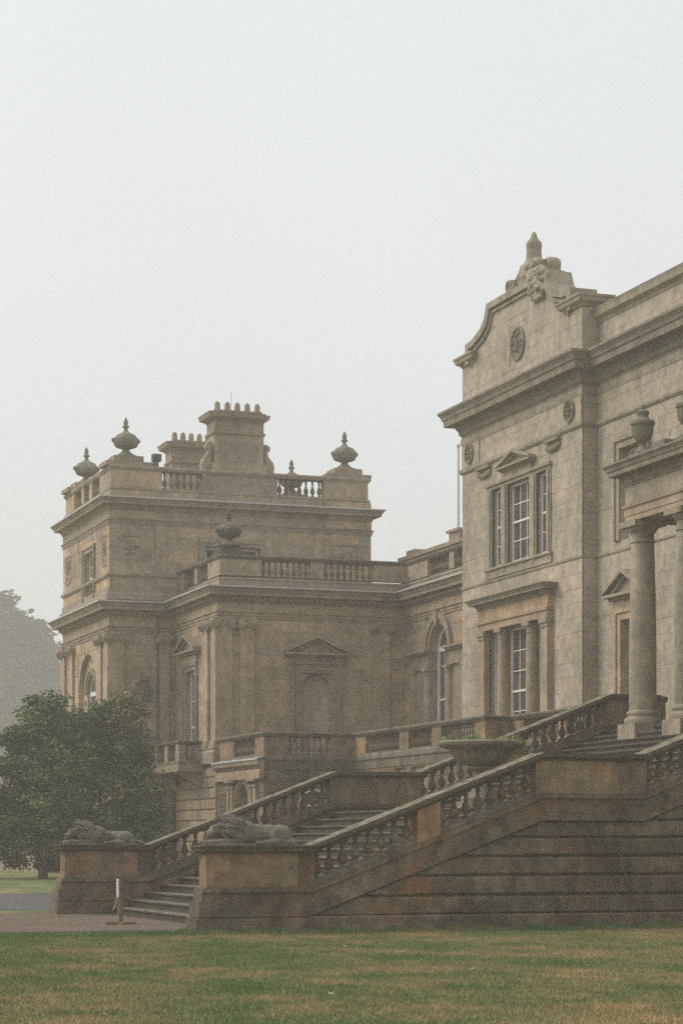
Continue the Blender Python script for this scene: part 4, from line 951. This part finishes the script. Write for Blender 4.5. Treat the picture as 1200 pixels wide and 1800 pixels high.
def lion(x0, y, z, name, label, slim):
    T = thing(name, (x0 + .9, y, z), label, 'lion statue', 'stone lions on the stair pedestals')
    m = MB(); r = random.Random(5 if slim else 6); E = lambda c, rr, rot=(0, 0, 0), sg=14: m.ell((x0 + c[0], y + c[1], z + c[2]), rr, rot, sg)
    b = .84 if slim else 1.0
    # trunk: deep chest, tucked loin, rounded rump
    E((.78, 0, .22), (.3, .23, .235)); E((1.0, 0, .205 * b), (.32, .19, .2 * b)); E((1.25, 0, .20 * b), (.3, .2, .19 * b)); E((1.47, 0, .19 * b), (.25, .235, .2 * b))
    for s in (-1, 1):
        E((1.42, s * .19, .17 * b), (.24, .09, .175 * b), (0, -.25, 0)); E((1.22, s * .255, .055), (.22, .06, .055)); E((1.0, s * .265, .04), (.1, .06, .045)); E((1.63, s * .2, .07), (.1, .07, .07))
        E((.66, s * .2, .16), (.15, .085, .17), (0, .4, 0)); E((.4, s * .2, .065), (.3, .065, .065)); E((.1, s * .2, .055), (.11, .08, .055))
        for k in (-1, 0, 1): E((.0, s * .2 + k * .042, .045), (.055, .022, .042), (0, 0, 0), 8)
    # head low over the paws
    E((.25, -.03, .265), (.15, .125, .13)); E((.12, -.045, .215), (.11, .085, .07)); E((.1, -.045, .135), (.09, .07, .03)); E((.02, -.05, .235), (.03, .05, .03), (0, 0, 0), 8)
    for s in (-1, 1):
        E((.19, -.03 + s * .075, .335), (.075, .035, .028), (0, .5, 0), 8); E((.075, -.045 + s * .06, .19), (.06, .035, .045), (0, 0, 0), 8); E((.34, -.02 + s * .15, .40), (.04, .04, .065), (s * -.5, -.3, 0), 8)
    # mane: rows of thick locks combed back from the face
    E((.46, 0, .28), (.2, .22, .22))
    for row in range(7):
        rx = .30 + row * .065; R0 = .2 + .05 * math.sin((row + 1) / 7 * 3.0)
        n = 15 + row
        for k in range(n):
            a = -.55 + (math.pi + 1.1) * (k + .5 * (row % 2)) / n + r.uniform(-.05, .05); q1 = R0 * r.uniform(.95, 1.12)
            E((rx + r.uniform(-.02, .02), q1 * 1.02 * math.cos(a), .275 + q1 * math.sin(a) * 1.03), (r.uniform(.06, .085), r.uniform(.022, .03), r.uniform(.028, .04)), (a - math.pi / 2, .55 + r.uniform(-.2, .3), r.uniform(-.25, .25)), 8)
    for k in range(9): E((.42 + .05 * k, r.uniform(-.05, .05), .50 - .012 * k + r.uniform(-.015, .015)), (.06, .04, .04), (0, .4, 0), 8)
    if slim:
        for k in range(8): E((1.66 + .035 * k, -.05 - .01 * k, .1 - .009 * k), (.05, .045, .04), (0, 0, 0), 8)
        E((1.78, .1, .06), (.18, .06, .055)); E((1.93, .1, .035), (.07, .05, .035), (0, 0, 0), 8)
    else:
        for k in range(14): E((1.68 - .035 * k, -.27 - .012 * math.sin(k * .7), .05 + .003 * k), (.04, .026, .03), (0, 0, 0), 8)
        E((1.2, -.28, .06), (.07, .04, .045), (0, 0, 0), 8)
    m.box(x0 + .0, x0 + 1.74, y - .29, y + .29, z - .005, z + .022)
    return fused('body', m, .0125, M['lion'], T, 1, disp=(.0025, 70))
lion(.14, YN + .28, 1.638, 'lion_statue', 'weathered stone lion lying on the near stair pedestal', False)
lion(.14, YF + .28, 1.638, 'lion_statue', 'slimmer weathered stone lion lying on the far stair pedestal', True)

# crest of the gable: scrolls, shield and bottle-shaped finial cut from one block
m = MB(); cx, cy = XP + .45, 27.05
m.lathe([(.52, 19.7), (.54, 20.1), (.5, 20.3), (.47, 20.42), (.4, 20.52), (.31, 20.62), (.26, 20.74), (.245, 21.0), (.265, 21.16), (.25, 21.26), (.17, 21.35), (.12, 21.42), (.1, 21.5), (.065, 21.58), (.015, 21.64)], (cx, cy, 0), 16)
m.box(cx - .3, cx + .3, cy - 1.75, cy + 1.75, 19.7, 19.95)
for sg in (-1, 1):
    for k in range(26):                                  # S-scroll: rises to the finial and curls at its outer end
        t = k / 25.; u = 1.5 - 1.05 * t; h = 20.02 + .55 * t * t
        m.ell((cx - .05, cy + sg * u, h), (.26, .13 - .03 * t, .13 - .02 * t), (0, 0, 0), 8)
    for k in range(16):
        a = k / 15. * 5.2; rr = .26 - .17 * k / 15.
        m.ell((cx - .05, cy + sg * (1.5 + rr * math.sin(a) * .9), 20.16 + .02 - rr * math.cos(a)), (.27, .08, .08), (0, 0, 0), 8)
r = random.Random(4)
m.ell((XP - .0, 25.5, 19.5), (.16, .5, .42), (.35, 0, 0), 16); m.ell((XP + .15, 26.0, 19.85), (.3, .95, .34), (.2, 0, 0), 14)
for k in range(40):
    a = 2 * math.pi * k / 40; rr = r.uniform(.85, 1.15); m.ell((XP - .06, 25.55 + .62 * rr * math.cos(a), 19.52 + .46 * rr * math.sin(a)), (.13, .11, .085), (r.uniform(-1, 1), 0, 0), 7)
for k in range(30): m.ell((XP - .12 + r.uniform(-.05, .1), 25.55 + r.uniform(-.6, .6), 19.5 + r.uniform(-.33, .33)), (.12, r.uniform(.06, .13), r.uniform(.05, .1)), (r.uniform(-1, 1), 0, 0), 7)
for k in range(20): m.ell((XP + .1 + r.uniform(-.1, .2), 26.4 + r.uniform(-.7, .7), 20.0 + r.uniform(-.1, .3)), (.22, .16, .14), (r.uniform(-1, 1), 0, 0), 8)
fused('carved_crest', m, .028, M['ptrim'], CREST, 2)

# ---------------------------------------------------------------- urns
def tower_urn(x, y, z, label, s=1.0, mt_='turn'):
    T = thing('roof_urn', (x, y, z), label, 'urn', 'carved urns on the roof parapets')
    def L(pr, seg=16, **k): m_ = MB(); m_.lathe([(a * s, z + b * s) for a, b in pr], (x, y, 0), seg, **k); return m_
    m = L([(.5, 0), (.48, .05), (.38, .08), (.27, .15), (.17, .23), (.135, .29), (.17, .37)]); m.obj('foot', M[mt_], T, True)
    m = L([(.15, .34), (.27, .36), (.39, .41), (.46, .5), (.49, .6), (.5, .68), (.47, .75), (.43, .78)], 24, flute=.05, nfl=12); m.obj('bowl', M[mt_], T, True)
    m = L([(.44, .77), (.42, .83), (.36, .89), (.22, .95), (.11, 1.03), (.075, 1.1), (.08, 1.16), (.14, 1.2), (.13, 1.24), (.08, 1.27), (.095, 1.38), (.08, 1.46), (.04, 1.54), (.012, 1.6)]); m.obj('lid', M[mt_], T, True)
    for sx in (-1, 1):
        m = MB(); m.ell((x + sx * .5 * s, y, z + .67 * s), (.09 * s, .13 * s, .1 * s), (0, 0, 0), 8); m.ell((x + sx * .4 * s, y, z + .5 * s), (.08 * s, .1 * s, .09 * s), (0, 0, 0), 8); m.obj('handle_mask', M[mt_], T, True)
tower_urn(*UR[0], 16.9, 'carved urn on the nearest corner of the tower parapet')
tower_urn(*UR[1], 16.9, 'carved urn on the far left corner of the tower parapet')
tower_urn(*UR[2], 16.9, 'carved urn on the right corner of the tower parapet')
tower_urn(*UR[3], 16.9, 'urn at the back of the tower, only its tip above the parapet')
T = thing('urn_pedestal', (12.3, 40.2, 12.36), 'stepped stone block carrying the dark urn on the wing corner', 'pedestal')
m = MB(); m.box(11.85, 12.9, 39.75, 40.7, 12.36, 12.5); m.box(12.0, 12.72, 39.9, 40.5, 12.5, 12.72); m.obj('steps', M['cope'], T)
tower_urn(12.36, 40.2, 12.72, 'dark carved urn on the corner of the lower wing', .88, 'cope')

def portico_urn(x, y, z, label):
    T = thing('portico_urn', (x, y, z), label, 'urn', 'mossy urns on the portico')
    m = MB(); m.box(x - .26, x + .26, y - .26, y + .26, z, z + .2); m.obj('pedestal', M['urn'], T)
    m = MB(); m.lathe([(.24, z + .2), (.24, z + .24), (.18, z + .28), (.1, z + .36), (.085, z + .46), (.12, z + .5)], (x, y, 0), 18); m.obj('foot', M['urn'], T, True)
    m = MB(); m.lathe([(.1, z + .48), (.17, z + .53), (.225, z + .62), (.258, z + .75), (.265, z + .9)], (x, y, 0), 48, flute=.03, nfl=16); m.obj('bowl', M['urn'], T, True)
    m = MB(); m.lathe([(.265, z + .89), (.3, z + .91), (.305, z + .96), (.29, z + 1.0), (.22, z + 1.02), (.16, z + 1.07), (.14, z + 1.12), (.15, z + 1.17), (.16, z + 1.2), (.16, z + 1.23), (.1, z + 1.27), (.04, z + 1.3), (.05, z + 1.34), (.03, z + 1.4)], (x, y, 0), 18); m.obj('lid', M['urn'], T, True)
portico_urn(XC, 9.9, 11.06, 'mossy lidded urn on the far corner of the portico')
portico_urn(XC, 7.55, 11.06, 'mossy lidded urn at the edge of the view above the second column')

# ---------------------------------------------------------------- stone bowl on the landing
bx, by = 8.15, 6.1
T = thing('stone_bowl', (bx, by, ZL), 'huge gadrooned stone bowl standing on the stair landing', 'planter')
m = MB(); m.box(bx - .45, bx + .45, by - .45, by + .45, ZL, ZL + .18); m.obj('plinth', M['bowl'], T)
m = MB(); m.lathe([(.45, ZL + .18), (.46, ZL + .25), (.42, ZL + .3), (.3, ZL + .38), (.22, ZL + .52), (.19, ZL + .7), (.2, ZL + .82), (.27, ZL + .87), (.32, ZL + .91), (.32, ZL + .95), (.25, ZL + .97)], (bx, by, 0), 28); m.obj('stem', M['bowl'], T, True)
m = MB(); m.lathe([(.2, ZL + .95), (.36, ZL + .98), (.5, ZL + 1.05), (.6, ZL + 1.15), (.645, ZL + 1.25), (.65, ZL + 1.29)], (bx, by, 0), 110, flute=.05, nfl=22); m.obj('bowl', M['bowl'], T, True)
m = MB(); m.lathe([(.62, ZL + 1.27), (.68, ZL + 1.28), (.7, ZL + 1.31), (.8, ZL + 1.34), (.93, ZL + 1.39), (.965, ZL + 1.43), (.97, ZL + 1.48), (.93, ZL + 1.51), (.87, ZL + 1.49), (.7, ZL + 1.45), (.02, ZL + 1.44)], (bx, by, 0), 40); m.obj('rim', M['bowl'], T, True)
q = NT('fresh_leaves'); oi = q.n('ShaderNodeObjectInfo'); c = q.ramp(q.noise(7, 3), [(.3, (.10, .16, .03)), (.7, (.24, .30, .08))]); M['fern'] = q.done(c, .6, .3)
r = random.Random(21); m = MB()
for k in range(2600):
    a = r.uniform(0, 6.28); q_ = r.uniform(.6, 1) if k % 3 else r.uniform(0, 1); over = r.random() < .5 and (a > 4.6 or a < .9)
    lump = max(0, .35 + .9 * math.sin(a * 4 + 1.3) * math.sin(a * 9))
    x, y = bx + .9 * q_ * math.cos(a), by + .9 * q_ * math.sin(a); z = ZL + 1.45 + r.uniform(0, .03 + .13 * lump)
    if over: d = r.uniform(0, 1) ** 1.5 * .3 * (1 if a > 5.2 or a < .4 else .4); x += .1 * math.cos(a) + .04; y += .1 * math.sin(a); z -= d * .95
    s_ = r.uniform(.022, .045); dv = Vector((r.uniform(-1, 1), r.uniform(-1, 1), r.uniform(.1, 1))).normalized(); e = dv.orthogonal().normalized() * s_ * .6; p = Vector((x, y, z)); t = p + dv * s_ * 2
    m.add([p, p + dv * s_ + e, t, p + dv * s_ - e], [(0, 1, 2, 3)])
o = m.obj('trailing_plants', M['fern'], None); tag(o, 'fresh green plants filling and trailing over the stone bowl', 'plants')

# ---------------------------------------------------------------- sign post
T = thing('sign_post', (-.19, 5.42, .006), 'low wooden post with a white notice board and crossed feet', 'sign')
z0 = .008
m = MB(); m.box(-.232, -.148, 5.375, 5.46, z0 + .045, z0 + .94); m.obj('post', M['wood'], T)
m = MB(); m.box(-.5, .12, 5.36, 5.47, z0, z0 + .045); m.obj('foot', M['wood'], T)
m = MB(); m.box(-.24, -.14, 5.1, 5.355, z0, z0 + .04); m.box(-.24, -.14, 5.475, 5.75, z0, z0 + .04); m.obj('foot', M['wood'], T)
m = MB(); m.box(-.255, -.235, 5.33, 5.5, z0 + .56, z0 + .93); m.obj('notice_board', M['notice'], T)
m = MB(); m.tube([(-.27, 5.4, z0 + .56), (-.29, 5.4, z0 + .4), (-.36, 5.4, z0 + .28)], .008, 5); m.obj('cable_tie', M['notice'], T)

# floodlight and flagpole
T = thing('floodlight', (11.03, 45.85, 16.5), 'small box floodlight clamped on the tower parapet', 'floodlight')
m = MB(); m.box(10.93, 11.11, 45.72, 45.95, 16.5, 16.72); m.obj('bracket', M['iron'], T)
m = MB(); m.box(10.88, 11.22, 45.68, 46.0, 16.72, 17.0); m.obj('housing', M['iron'], T)
m = MB(); m.box(10.93, 11.17, 45.66, 45.679, 16.76, 16.96); m.obj('lens', M['blind'], T)
T = thing('flagpole', (27.0, 53.4, 11), 'thin white flagpole rising behind the pale gabled front', 'flagpole')
m = MB(); m.tube([(27.0, 53.4, 8), (27.0, 53.4, 19.5)], [.075, .05], 8); m.obj('pole', M['notice'], T)
m = MB(); m.ell((27.0, 53.4, 19.56), (.1, .1, .1), (0, 0, 0), 10); m.obj('truck_ball', M['notice'], T)
# ---------------------------------------------------------------- trees
def leaf_mat(name, stops, tip=None):
    q = NT(name); at = q.n('ShaderNodeAttribute', attribute_name='tone'); c = q.ramp(at.outputs['Fac'], stops)
    c = q.mix(1, c, q.ramp(q.noise(.9, 3), [(.3, .75), (.7, 1.25)]), 'MULTIPLY')
    q.b.inputs['Subsurface Weight'].default_value = 0; return q.done(c, .65, .25)
M['leaf'] = leaf_mat('dark_green_leaves', [(0, (.035, .062, .02)), (.4, (.085, .135, .045)), (.75, (.17, .215, .08)), (.92, (.19, .17, .075)), (1, (.25, .14, .08))])
M['leaf2'] = leaf_mat('grey_green_leaves', [(0, (.022, .032, .016)), (1, (.05, .06, .03))])
M['bark'] = plain('bark', (.085, .07, .055), .9, .1, .35, 9)

def leaves(cen, siz, seed, mat, name, parent, at, tone):
    """many small folded leaves (two triangles each) from arrays of centres and sizes"""
    g = np.random.default_rng(seed); n = len(cen)
    d = g.normal(size=(n, 3)); d[:, 2] = np.abs(d[:, 2]) * .5 - .25; d /= np.linalg.norm(d, axis=1)[:, None]
    e = np.cross(d, g.normal(size=(n, 3))); e /= np.linalg.norm(e, axis=1)[:, None]
    s = siz[:, None]; c = cen - np.array(at)
    v = np.stack([c - d * s, c + e * s * .5, c + d * s, c - e * s * .5], 1).reshape(-1, 3).astype(np.float32)
    me = bpy.data.meshes.new(name); me.vertices.add(n * 4); me.vertices.foreach_set('co', v.ravel())
    me.loops.add(n * 4); me.loops.foreach_set('vertex_index', np.arange(n * 4, dtype=np.int32))
    me.polygons.add(n); me.polygons.foreach_set('loop_start', np.arange(0, n * 4, 4, dtype=np.int32)); me.polygons.foreach_set('loop_total', np.full(n, 4, np.int32))
    a = me.attributes.new('tone', 'FLOAT', 'FACE'); a.data.foreach_set('value', tone.astype(np.float32))
    me.update(); me.validate(); me.materials.append(mat)
    o = bpy.data.objects.new(name, me); return link(o, parent, at)

def crown_points(lobes, n, clump, seed, spread, pal=False):
    g = np.random.default_rng(seed); L = np.array(lobes); wgt = (L[:, 3] * L[:, 4]); wgt = wgt / wgt.sum(); out = []
    k = g.choice(len(L), size=clump, p=wgt)
    d = g.normal(size=(clump, 3)); d /= np.linalg.norm(d, axis=1)[:, None]; rr = g.uniform(.55, 1.04, clump) ** .6
    R = np.stack([L[k, 3], L[k, 3] * 1.0, L[k, 4]], 1); cc = L[k, :3] + d * R * rr[:, None]
    j = g.integers(0, clump, n); cs = g.uniform(.6, 1.3, clump)
    q = g.normal(size=(n, 3)) * np.array([1, 1, .55]) * spread * cs[j][:, None]
    return cc[j] + q, np.clip(g.normal(.42, .2, clump)[j] + g.normal(0, .17, n), 0, 1)

def tree(name, base, lobes, n, clump, spread, leaf, limbs, mat, seed, label, group=None, cat='tree'):
    T = thing(name, base, label, cat, group); b = Vector(base)
    A, D = Vector((math.cos(PHI), -math.sin(PHI), 0)), Vector((math.sin(PHI), math.cos(PHI), 0))
    loc = lambda a, d, z: tuple(b + A * a + D * d + Vector((0, 0, z)))
    lw = [(*loc(l[0], l[1], l[2]), l[3], l[4]) for l in lobes]
    p, tone = crown_points(lw, n, clump, seed, spread); g = np.random.default_rng(seed + 1)
    kp = p[:, 2] > base[2] + .25; p, tone = p[kp], tone[kp]
    m = MB()
    for pts, rs in limbs: m.tube([loc(*q_) for q_ in pts], rs, 8)
    m.obj('trunk', M['bark'], T, True)
    leaves(p, g.uniform(.6, 1.3, len(p)) * leaf, seed + 2, mat, 'crown', T, tuple(b + Vector((0, 0, 2))), tone); return T
k = .0205; U, ZY = (lambda u: (u - 75) * k), (lambda y: (1545 - y) * k)
LB = [(85, 1258, 46, 36, 0), (150, 1272, 60, 40, .3), (215, 1270, 42, 34, -.2), (40, 1325, 70, 50, -.3), (110, 1335, 80, 55, .2), (185, 1335, 72, 55, .4), (236, 1330, 40, 45, 0),
      (-10, 1390, 60, 62, .2), (70, 1400, 85, 62, -.8), (160, 1400, 85, 65, .3), (235, 1400, 46, 60, -.3), (262, 1425, 22, 36, .2), (15, 1450, 60, 36, 0), (120, 1450, 90, 38, -.5), (205, 1458, 66, 42, .2), (258, 1470, 26, 36, 0), (-70, 1400, 60, 70, .4), (70, 1330, 80, 70, 1.6), (160, 1400, 80, 80, 1.8), (150, 1488, 70, 26, .2), (235, 1495, 42, 34, .3), (270, 1455, 22, 40, .6), (95, 1226, 20, 16, 0), (205, 1240, 34, 18, .2), (15, 1488, 42, 20, .3), (115, 1500, 36, 24, .5), (80, 1500, 40, 22, .9), (40, 1500, 30, 18, .4), (60, 1470, 50, 26, -.6)]
lob = [(U(u), d, ZY(y), ru * k, ry * k) for u, y, ru, ry, d in LB]
limbs = [([(0, 0, -.1), (.05, 0, .6), (-.05, .1, 1.3), (.2, .2, 2.6), (.5, .2, 4.4)], [.19, .15, .13, .1, .04]), ([(.0, 0, .9), (.6, .1, 1.8), (1.6, .2, 3.0), (2.6, .1, 4.2)], [.1, .085, .06, .025]), ([(-.05, 0, 1.1), (-.7, 0, 2.0), (-1.3, .2, 3.2)], [.1, .07, .03]), ([(.2, .2, 2.2), (1.2, .6, 3.4), (1.6, .8, 5.0)], [.08, .06, .025])]
bt = Vector((6.3, 39.4, 0)) + Vector((math.cos(PHI), -math.sin(PHI), 0)) * (75 - 129) * k
tree('bushy_tree', (bt.x, bt.y, .36), lob, 150000, 430, .235, .08, limbs, M['leaf'], 3, 'dense dark green tree with reddish leaf tips beside the tower')
tree('low_bush', (bt.x + .45, bt.y + 1.6, .37), [(0, 0, .5, .38, .5), (.25, .1, .75, .35, .4), (-.1, 0, 1.0, .3, .35)], 6000, 40, .12, .05, [([(0, 0, 0), (0, 0, .6)], [.04, .02])], M['leaf'], 8, 'small rounded bush at the foot of the leafy tree', None, 'bush')
k2 = 330 / 3900.
FT = [(0, 1100, 48, 50, 0), (48, 1135, 38, 42, 1), (78, 1180, 32, 38, 0), (20, 1200, 80, 70, -1), (-60, 1130, 60, 80, 1), (60, 1245, 60, 60, 0), (-50, 1260, 70, 80, 0), (20, 1320, 90, 80, 0)]
lob2 = [((u - 20) * k2, d, (1480 - y) * k2 + 1.3, ru * k2, ry * k2) for u, y, ru, ry, d in FT]
lim2 = [([(0, 0, -.2), (0, 0, 7), (1, .5, 16), (0, 0, 28)], [1., .9, .6, .2]), ([(0, 0, 8), (-4, .8, 15), (-7, 2, 22)], [.6, .4, .15]), ([(0, 0, 9), (4, -.8, 17), (7, 0, 24)], [.6, .4, .15])]
FTl = ('tall hazy grey-green tree fading into the fog left of the tower', 'fog-veiled tree in the belt beyond the low far wing')
far = tree('distant_tree', (51.7, 288.5, .38), lob2, 90000, 300, 1.0, .6, lim2, M['leaf2'], 14, FTl[0])

# ---------------------------------------------------------------- grass blades on the near lawn
g = np.random.default_rng(77); N = 330000
dd = 19.5 + (g.random(N) ** .8) * 24; aa = (g.random(N) - .5) * 1.16 * 1200 / 3900 * dd
gx = -11 + aa * math.cos(PHI) + dd * math.sin(PHI); gy = -39.24 - aa * math.sin(PHI) + dd * math.cos(PHI)
keep = (gy < -.14) | ((gx < -.2) & (gy < 1.75)); gx, gy = gx[keep], gy[keep]
ex = g.random(60000) * 15 - 1; ey = -.12 - np.abs(g.normal(size=60000)) * .28; kk = ~((ex > -.15) & (ex < 2.3) & (ey > -.18)); gx = np.concatenate([gx, ex[kk]]); gy = np.concatenate([gy, ey[kk]]); n = len(gx)
hh = g.uniform(.02, .055, n); hh[-int(kk.sum()):] *= 1.5 + 1.6 * np.clip(np.sin(ex[kk] * 3.1) * np.sin(ex[kk] * 7.7 + 1) + .3, 0, 1); wd = g.uniform(.003, .0075, n); an = g.random(n) * 6.28; lx, ly = g.normal(size=n) * .016, g.normal(size=n) * .016
z = np.zeros(n); v = np.stack([np.stack([gx - np.cos(an) * wd, gy - np.sin(an) * wd, z], 1), np.stack([gx + np.cos(an) * wd, gy + np.sin(an) * wd, z], 1), np.stack([gx + lx, gy + ly, hh], 1)], 1).reshape(-1, 3).astype(np.float32)
me = bpy.data.meshes.new('grass_blades'); me.vertices.add(n * 3); me.vertices.foreach_set('co', v.ravel()); me.loops.add(n * 3); me.loops.foreach_set('vertex_index', np.arange(n * 3, dtype=np.int32))
me.polygons.add(n); me.polygons.foreach_set('loop_start', np.arange(0, n * 3, 3, dtype=np.int32)); me.polygons.foreach_set('loop_total', np.full(n, 3, np.int32)); me.update()
q = NT('grass_blade'); c, _ = lawn_col(q, True); M['blade'] = q.done(q.mix(1, c, (1.25, 1.25, 1.2), 'MULTIPLY'), .7, .2); me.materials.append(M['blade'])
o = bpy.data.objects.new('grass_blades', me); link(o, None, (0, 0, 0)); tag(o, 'short mown grass with dry brown patches before the stairs', 'grass', kind='stuff')
# fallen leaves
M['litter'] = plain('fallen_leaf', (.30, .24, .17), .7, .2, .3)
r = random.Random(2); m = MB(); m.add([(-.05, 0, .004), (0, -.025, .012), (.055, 0, .022), (0, .028, .006)], [(0, 1, 2, 3)]); lm = m.mesh('fallen_leaf', M['litter'])
for i in range(22):
    d = r.uniform(24, 40); a = r.uniform(-.13, .14) * d; x, y = -11 + a * math.cos(PHI) + d * math.sin(PHI), -39.24 - a * math.sin(PHI) + d * math.cos(PHI)
    if y > -.4: continue
    o = inst('fallen_leaf', lm, (x, y, .022), None, r.uniform(0, 6), (1.1,) * 3); tag(o, 'curled pale fallen leaf lying on the short lawn', 'leaf', 'fallen leaves on the lawn')

# ---------------------------------------------------------------- haze
m = MB(); m.box(-442, 442, -442, 442, -1.0, 44.0); q = NT('fog_air'); q.t.nodes.remove(q.b)
pv = q.n('ShaderNodeVolumePrincipled'); pv.inputs['Color'].default_value = (.99, .95, .88, 1); pv.inputs['Density'].default_value = .0016; pv.inputs['Anisotropy'].default_value = .25
q.l(pv.outputs[0], q.t.nodes['Material Output'].inputs['Volume'])
o = m.obj('haze', q.m, None); tag(o, 'pale fog filling the air around the house', 'fog', kind='stuff')
